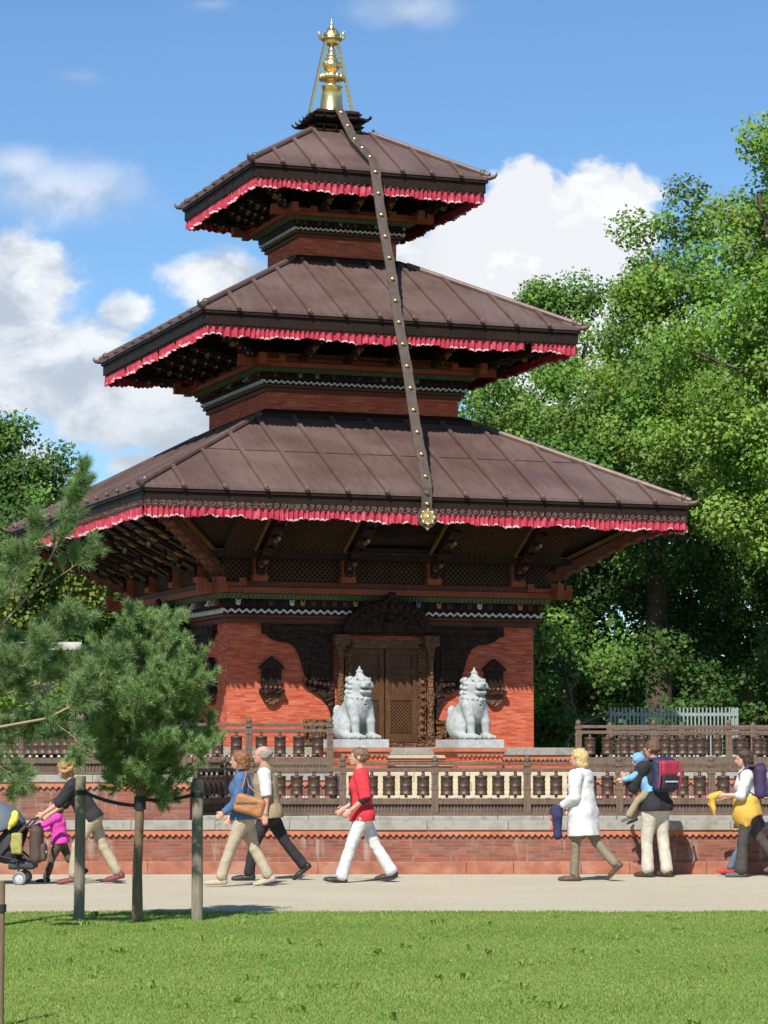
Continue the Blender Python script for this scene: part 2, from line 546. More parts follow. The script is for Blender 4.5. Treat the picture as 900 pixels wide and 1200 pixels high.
M['rope'] = plain('black_tie_strap', (.015, .015, .014), 0.7, 0.3, 30, 0.2)
M['leaf'] = leaf_mat('oak_leaves', 0.42)
M['grass'] = leaf_mat('grass_blades', 0.3)
M['needle'] = leaf_mat('pine_needles', 0.25, 0.5)
M['hut_wall'] = plain('hut_wall_brown', (.028, .026, .02), 0.8, 0.15, 3)
M['hut_roof'] = plain('hut_roof_felt', (.20, .20, .19), 0.8, 0.2, 3)


def roof_material():
    m, nt, b, tc = new_mat('brown_metal_roofing')
    o = tc.outputs['Object']
    n1 = nt.noise(nt.map(o, (1, 1, 1)), 0.9, 5, 0.6)
    n2 = nt.noise(nt.map(o, (7, 1.2, 1.2)), 1.6, 4, 0.6)
    n3 = nt.noise(o, 22, 3, 0.6)
    col = nt.ramp(n1, [(0.3, (.112, .068, .056)), (0.7, (.165, .110, .094))])
    col = nt.mix(nt.math('MULTIPLY', nt.smooth(n2, 0.42, 0.72), 0.65), col, (.105, .055, .046))
    n4 = nt.noise(nt.map(o, (1, 1, 1)), 0.45, 4, 0.6, 0.5)
    col = nt.mix(nt.math('MULTIPLY', nt.smooth(n4, 0.48, 0.62), 0.45), col, (.185, .125, .105))
    col = nt.mix(nt.math('MULTIPLY', nt.smooth(n3, 0.55, 0.8), 0.3), col, (.19, .145, .12))
    nt.put(b.inputs['Base Color'], col)
    b.inputs['Metallic'].default_value = 0.25
    nt.put(b.inputs['Roughness'], nt.ramp(n1, [(0.3, 0.42), (0.7, 0.58)]))
    nt.put(b.inputs['Normal'], nt.bump(nt.noise(o, 2.6, 4), 0.3, 0.03))
    return m


M['roof'] = roof_material()


def ground_materials():
    m, nt, b, tc = new_mat('sandy_gravel')
    o = tc.outputs['Object']
    n1 = nt.noise(o, 0.5, 5, 0.6); n2 = nt.noise(o, 19, 5, 0.85); n3 = nt.noise(nt.map(o, (0.22, 1.8, 1)), 0.8, 5, 0.65)
    col = nt.ramp(n1, [(0.3, (.45, .405, .295)), (0.7, (.52, .475, .36))])
    col = nt.mix(nt.math('MULTIPLY', nt.smooth(n2, 0.46, 0.66), 0.75), col, (.31, .26, .185))
    col = nt.mix(nt.math('MULTIPLY', nt.smooth(nt.noise(o, 3.2, 5, 0.7), 0.5, 0.75), 0.4), col, (.40, .33, .23))
    col = nt.mix(nt.math('MULTIPLY', nt.smooth(n3, 0.42, 0.68), 0.4), col, (.47, .38, .26))
    nt.put(b.inputs['Base Color'], col); b.inputs['Roughness'].default_value = 0.95
    b.inputs['Specular IOR Level'].default_value = 0.1
    nt.put(b.inputs['Normal'], nt.bump(n2, 0.9, 0.02))
    M['gravel'] = m
    m, nt, b, tc = new_mat('lawn_soil_and_thatch')
    o = tc.outputs['Object']
    n1 = nt.noise(o, 0.7, 5, 0.6); n2 = nt.noise(o, 30, 4, 0.7)
    col = nt.ramp(n1, [(0.3, (.15, .235, .045)), (0.7, (.205, .28, .065))])
    col = nt.mix(nt.math('MULTIPLY', n2, 0.35), col, (.15, .18, .045))
    nt.put(b.inputs['Base Color'], col); b.inputs['Roughness'].default_value = 0.95
    b.inputs['Specular IOR Level'].default_value = 0.1
    nt.put(b.inputs['Normal'], nt.bump(n2, 0.6, 0.02))
    M['lawn'] = m
    m, nt, b, tc = new_mat('woodland_ground')
    o = tc.outputs['Object']
    n1 = nt.noise(o, 0.35, 5, 0.6); n2 = nt.noise(o, 6, 4, 0.7)
    col = nt.ramp(n1, [(0.3, (.045, .06, .018)), (0.7, (.085, .085, .03))])
    col = nt.mix(nt.math('MULTIPLY', n2, 0.5), col, (.06, .045, .025))
    nt.put(b.inputs['Base Color'], col); b.inputs['Roughness'].default_value = 0.95
    nt.put(b.inputs['Normal'], nt.bump(n2, 0.6, 0.05))
    M['forest_floor'] = m


ground_materials()
# ------------------------------------------------------------------ sky, sun
SUN_EL, SUN_SIDE = R(47), R(16)          # the sun stands behind the camera, a little to the left
world = bpy.data.worlds.new('World'); SC.world = world
world.use_nodes = True
wt = NT(world.node_tree)
bg = wt.n['Background']
sky = wt.new('ShaderNodeTexSky', sky_type='NISHITA')
sky.sun_disc = False
sky.sun_elevation = SUN_EL
sky.sun_rotation = R(180) + SUN_SIDE
sky.altitude = 300; sky.air_density = 1.0; sky.dust_density = 0.12; sky.ozone_density = 2.5
SKY_STRENGTH = 0.08
gen = wt.new('ShaderNodeTexCoord').outputs['Generated']
sep = wt.new('ShaderNodeSeparateXYZ'); wt.put(sep.inputs[0], gen)
az = wt.math('MULTIPLY', wt.math('ARCTAN2', sep.outputs[0], sep.outputs[1]), 57.2958)
el = wt.math('MULTIPLY', wt.math('ARCSINE', sep.outputs[2]), 57.2958)
cmb = wt.new('ShaderNodeCombineXYZ'); wt.put(cmb.inputs[0], az); wt.put(cmb.inputs[1], el)
pos = cmb.outputs[0]                      # degrees of bearing and height


def cloud(blobs, scale, amp, lo, hi, seed):
    """density of one bank of clouds: soft ellipses (bearing, height, half width, half height, weight) broken up by noise"""
    f = None
    for cx, cy, rx, ry, wgt in blobs:
        dx = wt.math('MULTIPLY', wt.math('SUBTRACT', az, cx), 1 / rx)
        dy = wt.math('MULTIPLY', wt.math('SUBTRACT', el, cy), 1 / ry)
        r2 = wt.math('ADD', wt.math('MULTIPLY', dx, dx), wt.math('MULTIPLY', dy, dy))
        e = wt.math('MULTIPLY', wt.math('SUBTRACT', 1.0, wt.math('SQRT', r2)), wgt)
        f = e if f is None else wt.math('MAXIMUM', f, e)
    n = wt.noise(wt.map(pos, (1, 1.25, 1), (seed, seed * 0.7, 0)), scale, 7, 0.58, 0.25)
    return wt.smooth(wt.math('ADD', f, wt.math('MULTIPLY', wt.math('SUBTRACT', n, 0.5), amp)), lo, hi)


def dg(u, v):                              # bearing and height of a photo position
    d = at(u, v, 1000.0) - Vector((0, 0, CAM_Z))
    return math.degrees(math.atan2(d.x, d.y)), math.degrees(math.asin(d.z / d.length))


def blob(u, v, ru, rv, w=1.0):
    a, b = dg(u, v)
    return (a, b, ru * 0.01775, rv * 0.01775, w)


cumulus = cloud([blob(650, 300, 112, 105), blob(590, 310, 120, 95), blob(705, 260, 80, 75), blob(612, 232, 52, 52), blob(520, 330, 105, 62), blob(680, 340, 120, 70), blob(660, 400, 190, 90)],
                1.15, 0.85, 0.0, 0.24, 3.1)
bank = cloud([blob(20, 340, 100, 85), blob(40, 430, 140, 85), blob(150, 470, 190, 70), blob(30, 560, 60, 50, .6), blob(250, 330, 85, 45, .8), blob(150, 365, 50, 26, .6),
              blob(160, 545, 40, 18, .9), blob(230, 500, 120, 55), blob(330, 420, 140, 90)], 0.85, 1.15, 0.03, 0.42, 8.4)
veil = cloud([blob(60, 225, 150, 60), blob(20, 195, 75, 40), blob(480, 12, 90, 36, .8), blob(90, 90, 50, 16, .35), blob(250, 5, 80, 14, .4)], 0.6, 1.0, 0.05, 0.95, 13.7)
far_noise = wt.noise(wt.map(pos, (1, 2.2, 1)), 0.055, 6, 0.6, 0.3)
beyond = wt.math('MULTIPLY', wt.smooth(wt.math('ABSOLUTE', az), 13, 30), wt.smooth(far_noise, 0.52, 0.68))
light = wt.noise(wt.map(pos, (1, 1.3, 1), (2, 5, 0)), 0.55, 6, 0.6, 0.3)
lowgrey = wt.smooth(el, 6.0, 9.5)
bank_side = wt.smooth(az, -1.0, 1.5)
bright = wt.math('MAXIMUM', wt.smooth(light, 0.36, 0.62), wt.math('MULTIPLY', bank_side, 0.75))
bright = wt.math('MULTIPLY', bright, wt.math('MAXIMUM', wt.math('ADD', wt.math('MULTIPLY', lowgrey, 0.45), 0.55), bank_side))
k = 1 / SKY_STRENGTH
ccol = wt.mix(bright, (.40 * k, .45 * k, .52 * k), (.74 * k, .755 * k, .775 * k))
base = wt.mix(1.0, sky.outputs[0], (0.84, 1.08, 1.28), 'MULTIPLY')
c1 = wt.mix(wt.math('MULTIPLY', veil, 0.62), base, ccol)
c2 = wt.mix(wt.math('MULTIPLY', bank, 0.95), c1, ccol)
c3 = wt.mix(cumulus, c2, ccol)
c4 = wt.mix(wt.math('MULTIPLY', beyond, 0.7), c3, (.45 * k, .47 * k, .50 * k))
wt.put(bg.inputs[0], c4)
bg.inputs[1].default_value = SKY_STRENGTH

sun_data = bpy.data.lights.new('sun', 'SUN')
sun_data.energy = 5.0; sun_data.angle = R(0.53); sun_data.color = (1.0, 0.955, 0.88)
sun = bpy.data.objects.new('sun', sun_data); COL.objects.link(sun)
to_sun = Vector((-math.sin(SUN_SIDE) * math.cos(SUN_EL), -math.cos(SUN_SIDE) * math.cos(SUN_EL), math.sin(SUN_EL)))
sun.rotation_euler = to_sun.to_track_quat('Z', 'Y').to_euler()
sun.location = to_sun * 60
SC.view_settings.view_transform = 'Standard'
try: SC.view_settings.look = 'None'
except TypeError: pass
SC.view_settings.exposure = 0.42
SC.view_settings.gamma = 1.0
SC.view_settings.use_curve_mapping = False
SC.cycles.max_bounces = 6
SC.cycles.diffuse_bounces = 3
SC.cycles.transparent_max_bounces = 4
try: SC.cycles.use_denoising = True
except Exception: pass

# ------------------------------------------------------------------ ground
def sheet(name, xs, ys, z, mat):
    mb = MB()
    mb.add([(xs[0], ys[0], z), (xs[1], ys[0], z), (xs[1], ys[1], z), (xs[0], ys[1], z)], [(0, 1, 2, 3)])
    o = mb.build(name, mat); tag(o, kind='structure'); return o


sheet('ground', (-1500, 1500), (-300, 3000), 0.0, M['forest_floor'])
sheet('path', (-40, 40), (27.0, 37.4), 0.005, M['gravel'])
# the lawn: a wavering edge along the path
mb = MB()
xs = np.arange(-40, 40.01, 0.12)
edge = [28.05 + 0.012 * x + 0.07 * math.sin(x * 1.9) + 0.05 * math.sin(x * 7.3 + 1) + 0.06 * random.uniform(-1, 1) for x in xs]
vs = [(x, 2.0, 0.012) for x in xs] + [(x, e, 0.012) for x, e in zip(xs, edge)]
n = len(xs)
mb.add(vs, [(i, i + 1, n + i + 1, n + i) for i in range(n - 1)])
tag(mb.build('lawn', M['lawn']), kind='structure')


def grass():
    N = 330000
    y = 15.4 + 12.75 * rng.random(N) ** 0.85
    x = (rng.random(N) * 2 - 1) * (0.145 * y + 0.7)
    ok = y < 28.07 + 0.012 * x + 0.07 * np.sin(x * 1.9) + 0.05 * np.sin(x * 7.3 + 1) + 0.09 * rng.normal(size=N)
    x, y = x[ok], y[ok]; N = len(x)
    pat = np.sin(x * 0.9 + 1.3 * np.sin(y * 0.45)) * np.sin(y * 1.1 + np.sin(x * 1.3)) + 0.6 * np.sin(x * 3.1 + y * 2.3) * np.sin(y * 3.7 - x)
    h = (0.010 + 0.012 * rng.random(N)) * (1 + 0.22 * pat) * np.where(rng.random(N) < 0.02, 1.6, 1)
    near_edge = y > 27.6
    h = np.where(near_edge, h * (1.0 + 0.6 * rng.random(N)), h)
    w = 0.0028 + 0.0035 * rng.random(N)
    a = rng.random(N) * 2 * np.pi
    lean = 0.3 + 0.7 * rng.random(N); la = rng.random(N) * 2 * np.pi
    V = np.zeros((N, 3, 3), np.float32)
    V[:, 0] = np.stack([x - w * np.cos(a), y - w * np.sin(a), np.full(N, 0.008)], 1)
    V[:, 1] = np.stack([x + w * np.cos(a), y + w * np.sin(a), np.full(N, 0.008)], 1)
    V[:, 2] = np.stack([x + h * lean * np.cos(la), y + h * lean * np.sin(la), 0.010 + h], 1)
    t = np.clip(0.5 + 0.30 * pat + 0.22 * np.sin(y * 1.7 + 0.5 * np.sin(x * .8)) + 0.17 * rng.normal(size=N), 0, 1)[:, None]
    c = np.array([.145, .25, .038]) * (1 - t) + np.array([.235, .335, .074]) * t
    dry = (rng.random(N) < 0.10 + 0.14 * np.clip(-pat, 0, 1))[:, None]
    c = np.where(dry, np.array([.36, .33, .13]), c) * (0.88 + 0.24 * rng.random((N, 1)))
    C = np.repeat(c, 3, 0)
    me = np_mesh('grass', V.reshape(-1, 3), np.arange(3 * N).reshape(-1, 3), M['grass'], colors=C)
    tag(link('grass', me), 'short mown green grass covering the foreground lawn', 'grass', kind='stuff')


grass()
# low weeds and clover in the lawn
def weeds():
    V, Fs, C = [], [], []
    for i in range(70):
        y = random.uniform(16.2, 27.9); x = random.uniform(-1, 1) * 0.14 * y
        for k in range(random.randint(4, 9)):
            a = random.uniform(0, 6.28); L = random.uniform(.025, .07); z = random.uniform(.02, .05)
            d = Vector((math.cos(a), math.sin(a), 0)); s = Vector((-d.y, d.x, 0)) * L * 0.3
            p = Vector((x, y, 0.012)) + Vector((random.gauss(0, .04), random.gauss(0, .04), 0)); q = p + d * L + Vector((0, 0, z))
            b = len(V); m_ = (p + q) / 2 + Vector((0, 0, z * .6))
            V += [p, m_ + s, q, m_ - s]; Fs.append((b, b + 1, b + 2, b + 3))
            g = random.uniform(.7, 1.2); C += [(.20 * g, .32 * g, .07 * g)] * 4
    tag(link('clover', np_mesh('clover', V, Fs, M['leaf'], colors=np.array(C))), 'patches of broad leaved clover and weeds in the lawn', 'weeds', kind='stuff')


weeds()

# ------------------------------------------------------------------ terrace walls
def stone_row(mb, x0, x1, y0, y1, z0, z1, L, mi, jit=0.006, gap=0.004):
    x = x0
    while x < x1 - 1e-6:
        w = min(L * random.uniform(0.75, 1.3), x1 - x)
        if x1 - (x + w) < L * 0.4: w = x1 - x
        j = random.uniform(-jit, jit); k_ = random.uniform(-jit, jit) * 0.6
        mb.box(x + gap / 2, x + w - gap / 2, y0 + j, y1, z0, z1 + k_, mi)
        x += w


def zigzag(mb, x0, x1, y, z1, h=0.042, p=0.084, d=0.03, mi=0):
    n = max(1, round((x1 - x0) / p)); p = (x1 - x0) / n
    for i in range(n):
        a = x0 + i * p
        mb.prism([(a, z1), (a + p * .5, z1 - h), (a + p, z1)], y - d, y + 0.01, mi)


def terrace_wall(name, label, L, depth, z0, z1, loc, rz=0.0, cap=0.12, base=0.17, trim=0.055, brick_mat='brick_terrace', capmat='capstone', cat='wall', over=0.05):
    """local x along the wall, its face at y = 0, the wall standing behind it"""
    t = tag(empty(name, (loc[0], loc[1], z0), rz), label, cat)
    h = z1 - z0
    zt = h - cap - trim
    mb = MB(); mb.box(0, L, 0, depth, 0, h - cap); mb.build('brickwork', M[brick_mat], t)
    if base:
        mb = MB(); stone_row(mb, -0.02, L + 0.02, -0.045, 0.02, 0, base, 0.8, 0, 0.008, 0.002)
        mb.build('plinth_band', M['terracotta_pale'], t, bevel=0.012)
    if trim:
        mb = MB(); mb.box(-0.01, L + 0.01, -0.03, 0.02, zt + 0.004, h - cap - 0.002); zigzag(mb, 0, L, -0.004, zt + 0.004)
        mb.build('zigzag_trim', M['terracotta'], t)
    mb = MB(); stone_row(mb, -over, L + over, -over, depth, h - cap, h, 0.9, 0, 0.007)
    mb.build('capstone', M[capmat], t, bevel=0.008)
    return t


Z_LOW, Z_UP, Z_PL = 0.71, 1.32, 1.71
terrace_wall('terrace_wall', 'long low brick wall with grey capstone running behind the walkers along the path', 18.0, 0.6, 0.0, Z_LOW, (-9, 37.0))
terrace_wall('retaining_wall', 'upper brick wall behind the staked pine at left under the railing', 6.38, 2.9, Z_LOW, Z_UP, (-9, 37.36), cap=0.10, base=0)
terrace_wall('retaining_wall', 'brick wall under the left railing beside the first stone lion', 1.86, 3.2, Z_LOW, Z_UP, (-2.62, 40.0), cap=0.10, base=0)
terrace_wall('retaining_wall', 'brick wall beneath the upper railing at right behind the man with the backpack', 6.0, 3.0, Z_LOW, Z_UP, (3.06, 42.9), cap=0.10, base=0)
tag(sheet('terrace_paving', (-9, 9.2), (37.55, 43.6), Z_LOW - 0.03, M['paving']), kind='structure')
tag(sheet('upper_terrace_paving', (-9, 9.2), (43.55, 58), Z_UP - 0.03, M['paving']), kind='structure')
# kerb that carries the lower railing
mb = MB(); stone_row(mb, -2.66, 9, 37.62, 37.95, Z_LOW - 0.04, Z_LOW + 0.055, 0.8, 0, 0.005)
tag(mb.build('railing_kerb', M['capstone'], bevel=0.008), 'grey stone kerb on the lower terrace carrying the front railing', 'kerb')
# steps up to the terrace
mb = MB()
for i in range(4):
    z = Z_LOW + (i + 1) * (Z_UP - Z_LOW) / 4
    stone_row(mb, -0.74, 3.04, 42.1 + i * 0.36, 43.9, Z_LOW - 0.03 if i == 0 else z - 0.18, z, 1.1, 0, 0.004)
tag(mb.build('stone_steps', M['step_stone'], bevel=0.01), 'wide cream stone steps behind the lower prayer wheel railing', 'steps')

# ------------------------------------------------------------------ prayer wheel railings
def wheel_mesh():
    mb = MB()
    r = 0.084
    mb.lathe([(0.02, 0.0), (0.02, 0.035)], n=8, mi=1)
    prof = [(r * .7, .030), (r * .97, .031), (r * 1.03, .036), (r * 1.03, .056), (r * .97, .06), (r * .97, .135), (r * 1.0, .138), (r * 1.0, .150), (r * .97, .153),
            (r * .97, .234), (r * 1.03, .238), (r * 1.03, .262), (r * .96, .268), (r * .5, .270), (.025, .272), (.02, .32)]
    for sx in (-1, 1): mb.ball((sx * .10, -.046, .006), .016, 5, 2)
    mb.lathe(prof, n=14, mi=0)
    for k_ in range(10):                       # raised letters round the drum, as small bosses
        w = 2 * math.pi * k_ / 10
        for z_ in (.10, .193):
            mb.ball((r * .97 * math.cos(w), r * .97 * math.sin(w), z_), .008, 4, 0, 1.5)
    mb.v = [(x, y, z * 1.12) for x, y, z in mb.v]
    me_o = mb.build('prayer_wheel', [M['wheel_metal'], M['wheel_cap'], M['white_paint']])
    me = me_o.data
    bpy.data.objects.remove(me_o)
    return me


def post_mesh():
    mb = MB(); w = 0.047
    mb.square([(w, -0.05), (w, .34), (w * 1.12, .345), (w * 1.12, .38), (w, .385), (w, .56), (w * 1.15, .565), (w * 1.15, .60), (w * .82, .61), (w * .82, .66), (w * 1.1, .67), (w * 1.1, .72)])
    mb.lathe([(w * .55, .72), (w * .8, .74), (w * .95, .765), (w * .7, .79), (w * .2, .815)], n=10)
    o = mb.build('post', M['rail_wood']); me = o.data; bpy.data.objects.remove(o); return me


WHEEL, POST = wheel_mesh(), post_mesh()


def railing(label, p0, p1, zb, bays, per_bay, group=None, end_post=True, start_post=True):
    d = Vector((p1[0] - p0[0], p1[1] - p0[1], 0)); L = d.length
    t = tag(empty('prayer_wheel_railing', (p0[0], p0[1], zb), math.atan2(d.y, d.x)), label, 'railing', group or 'prayer wheel railings on the terraces')
    def bar(name, h0, h1, hw, mi=0):
        mb = MB(); mb.box(0, L, -hw, hw, h0, h1); mb.build(name, M['rail_wood'], t, bevel=0.006)
    bar('top_rail', .682, .728, .028); bar('middle_rail', .592, .642, .034); bar('bottom_beam', .15, .232, .042); bar('base_rail', .0, .035, .045)
    mb = MB(); mb.box(0, L, .005, .02, .035, .15)
    nb = int(L / .045)
    for i in range(nb): mb.box((i + .2) * L / nb, (i + .8) * L / nb, -.012, .005, .035, .15)
    mb.build('base_panel', M['rail_wood'], t)
    bl = L / bays
    for b in range(bays):
        for i in range(per_bay):
            x = b * bl + (i + .5) * (bl - .09) / per_bay + .045
            o = link('prayer_wheel', WHEEL, t, (x, 0, .240 + random.uniform(-.002, .002)), random.uniform(-.04, .04))
    for b in range(bays + 1):
        if (b == 0 and not start_post) or (b == bays and not end_post): continue
        link('post', POST, t, (b * bl, 0, 0))
    return t


zk = Z_LOW + 0.055
xr = [(402 - 450) / F_PX * 37.8, (832 - 450) / F_PX * 37.8]
bay = (xr[1] - xr[0]) / 4
railing('front railing of brown prayer wheels at walker height along the lower terrace', (xr[0] - bay, 37.8), (xr[1] + bay, 37.8), zk, 6, 5)
railing('slanting railing of closely packed prayer wheels left of the couple', (-2.58, 37.72), (xr[0] - bay - .12, 40.0), zk, 2, 5)
x_end = (387 - 450) / F_PX * 40.15
railing('upper left railing of prayer wheels ending beside the first stone lion', (x_end - 2.36, 40.15), (x_end, 40.15), Z_UP, 2, 4)
railing('left railing above the brick wall between the staked pine and the corner', (-4.1, 37.5), (-2.72, 37.5), Z_UP, 1, 5)
railing('leftmost slanting prayer wheel railing half hidden by pine branches', (-5.9, 39.6), (-4.15, 37.55), Z_UP, 2, 7)
x0_ = (677 - 450) / F_PX * 43.0
railing('upper right railing of prayer wheels behind the man carrying a child', (x0_, 43.0), (x0_ + 1.17 * 4, 43.0), Z_UP, 4, 4)
railing('rearmost railing of prayer wheels behind the upper right one', (x0_ + .75, 46.2), (x0_ + .75 + 1.2 * 4, 46.2), Z_UP, 4, 5)
# a low wooded rise far behind, so that no sky shows under the trees
mb = MB(); xs_ = np.linspace(-90, 90, 61)
rows = [(92, 0.0), (100, 3.6), (125, 5.2), (170, 4.0), (260, 0.0)]
vs = [(x, y, h * (1 + .12 * math.sin(x * .13 + y) + .08 * math.sin(x * .41))) for y, h in rows for x in xs_]
n = len(xs_)
mb.add(vs, [(r * n + i, r * n + i + 1, (r + 1) * n + i + 1, (r + 1) * n + i) for r in range(len(rows) - 1) for i in range(n - 1)], 0, True)
tag(mb.build('hill', M['forest_floor']), kind='structure')
# ------------------------------------------------------------------ the three-roofed pagoda
TH = R(20.03)
TC = Vector((-0.97, 50.0, Z_PL))
temple = tag(empty('pagoda_temple', TC, TH), 'three tiered brick and dark wood pagoda temple with brown metal roofs and gilded spire', 'temple')
OFF = (0, 0, Z_PL)
RK = [Matrix.Rotation(R(90) * k_, 4, 'Z') for k_ in range(4)]      # 0 front, 1 right, 2 back, 3 left
W1, N2, N3 = 2.80, 1.79, 0.93


def tpart(mb, name, mats, parent=None, bevel=0.0):
    return mb.build(name, mats, parent or temple, OFF if (parent is None or parent is temple) else OFF, bevel=bevel)


def local(a, b, z): return TC + Matrix.Rotation(TH, 3, 'Z') @ Vector((a, b, z - Z_PL))


# plinth, wall bodies
mb = MB(); PH = 3.5
mb.square([(PH, Z_UP - .04), (PH, Z_PL - .13)])
tpart(mb, 'plinth', M['brick_temple'])
mb = MB()
for k_ in range(4):
    m2 = MB(); m2.box(-PH - .03, PH + .03, -PH - .035, -PH + .05, Z_PL - .19, Z_PL - .132); zigzag(m2, -PH, PH, -PH - .006, Z_PL - .19)
    mb.add([RK[k_] @ Vector(p) for p in m2.v], m2.f)
tpart(mb, 'plinth_trim', M['terracotta'])
mb = MB()
for k_ in range(4):
    m2 = MB(); stone_row(m2, -PH - .06, PH + .06 - .5, -PH - .06, -PH + .5, Z_PL - .13, Z_PL, 0.8, 0, 0.004)
    mb.add([RK[k_] @ Vector(p) for p in m2.v], m2.f)
mb.square([(PH - .4, Z_PL - .1), (PH - .4, Z_PL - .01)])
tpart(mb, 'plinth_capstone', M['capstone'], bevel=.008)
mb = MB(); mb.square([(W1, Z_PL - .01), (W1, 4.4)]); tpart(mb, 'wall', M['brick_temple'])
mb = MB(); mb.square([(N2, 7.2), (N2, 8.6)]); tpart(mb, 'wall', M['brick_temple'])
mb = MB(); mb.square([(N3, 10.1), (N3, 11.4)]); tpart(mb, 'wall', M['brick_temple'])


def merge(mb, m2, k_):
    b = len(mb.v); mb.v += [tuple(RK[k_] @ Vector(q)) for q in m2.v]
    mb.f += [tuple(i + b for i in f) for f in m2.f]; mb.m += m2.m; mb.s += m2.s


def cornice(w, z, s, heads, with_corner=True):
    """stack of carved bands round the top of a wall; z = bottom, s = scale of the band heights"""
    mb = MB()
    mb.square([(w + .03, z), (w + .05, z), (w + .05, z + .09 * s), (w + .02, z + .09 * s)], caps=False)
    mb.square([(w + .035, z + .10 * s), (w + .10, z + .10 * s), (w + .10, z + .145 * s), (w + .035, z + .145 * s)], caps=False)
    tpart(mb, 'cornice_board', M['brown_red'])
    mb = MB(); n = int(2 * (w + .1) / (.13 * s))            # white zigzag band
    for k_ in (0, 3, 1):
        m2 = MB()
        p = 2 * (w + .1) / n
        for i in range(n):
            a = -(w + .1) + i * p
            m2.prism([(a, z + .215 * s), (a + p * .5, z + .165 * s), (a + p, z + .215 * s), (a + p, z + .25 * s), (a + p * .5, z + .20 * s), (a, z + .25 * s)], -(w + .14), -(w + .09))
        mb.add([RK[k_] @ Vector(q) for q in m2.v], m2.f)
    tpart(mb, 'zigzag_band', M['white_paint'])
    mb = MB(); mb.square([(w + .06, z + .145 * s), (w + .09, z + .15 * s), (w + .09, z + .27 * s), (w + .14, z + .275 * s), (w + .14, z + .40 * s), (w + .05, z + .40 * s)], caps=False)
    fb = tpart(mb, 'frieze_board', M['beam_wood'])
    hw = w + .15; n = int(2 * hw / (.185 * s)); p = 2 * hw / n        # little animal heads
    for k_ in ((0, 3) if w > 1 else (0,)):
        for i in range(n):
            m2 = MB(); a = -hw + (i + .5) * p; mi = random.choice(heads)
            m2.ball((a, -hw - .03, z + .345 * s), .046 * s, 6, mi); m2.ball((a, -hw - .075, z + .325 * s), .026 * s, 5, mi)
            m2.box(a - .04 * s, a - .025 * s, -hw - .05, -hw - .01, z + .375 * s, z + .40 * s, mi); m2.box(a + .025 * s, a + .04 * s, -hw - .05, -hw - .01, z + .375 * s, z + .40 * s, mi)
            mb = MB(); merge(mb, m2, k_); tpart(mb, 'animal_head', [M['brown_red'], M['white_paint'], M['orange_paint'], M['blue_paint'], M['beam_wood']], fb)
    mb = MB()
    mb.square([(w + .10, z + .41 * s), (w + .19, z + .41 * s), (w + .25, z + .50 * s), (w + .10, z + .50 * s)], caps=False)
    for k_ in (0, 3, 1):
        m2 = MB(); n = int(2 * (w + .22) / .075)
        for i in range(n):
            a = -(w + .22) + i * .075 + .03; m2.beam((a, -(w + .20), z + .415 * s), (a, -(w + .262), z + .495 * s), .035, .02)
        mb.add([RK[k_] @ Vector(q) for q in m2.v], m2.f)
    tpart(mb, 'green_frieze', M['green_paint'])
    mb = MB(); mb.square([(w + .12, z + .505 * s), (w + .31, z + .505 * s), (w + .31, z + .60 * s), (w + .12, z + .60 * s)], caps=False)
    for k_ in (0, 1, 2, 3):                                       # beam ends crossing at the corners, with stepped crests
        m2 = MB(); e = w + .31
        for sx in (-1, 1):
            m2.box(min(sx * (e - .02), sx * (e + .30)), max(sx * (e - .02), sx * (e + .30)), -e - .012, -e + .12, z + .50 * s, z + .615 * s)
            for q0, q1, hh in ((-.55, -.42, .14), (-.42, -.1, .06), (-.1, .02, .15), (.02, .18, .05), (.18, .30, .13)):
                m2.box(min(sx * (e + q0), sx * (e + q1)), max(sx * (e + q0), sx * (e + q1)), -e - .012 - .004, -e + .10, z + .612 * s, z + (.612 + hh) * s)
        mb.add([RK[k_] @ Vector(q) for q in m2.v], m2.f)
    tpart(mb, 'crested_beam', M['red_wood'])
    mb = MB(); mb.square([(w - .02, z + .605 * s), (w + .27, z + .605 * s), (w + .27, z + .70 * s), (w - .02, z + .70 * s)], caps=False)
    tpart(mb, 'upper_beam', M['brown_red'])


cornice(W1, 3.80, 1.0, [0, 0, 1, 2, 3, 4, 4, 0])
cornice(N2, 7.90, 0.82, [0, 4, 4, 0, 3, 4])
cornice(N3, 10.84, 0.70, [0, 4, 4, 3, 0])


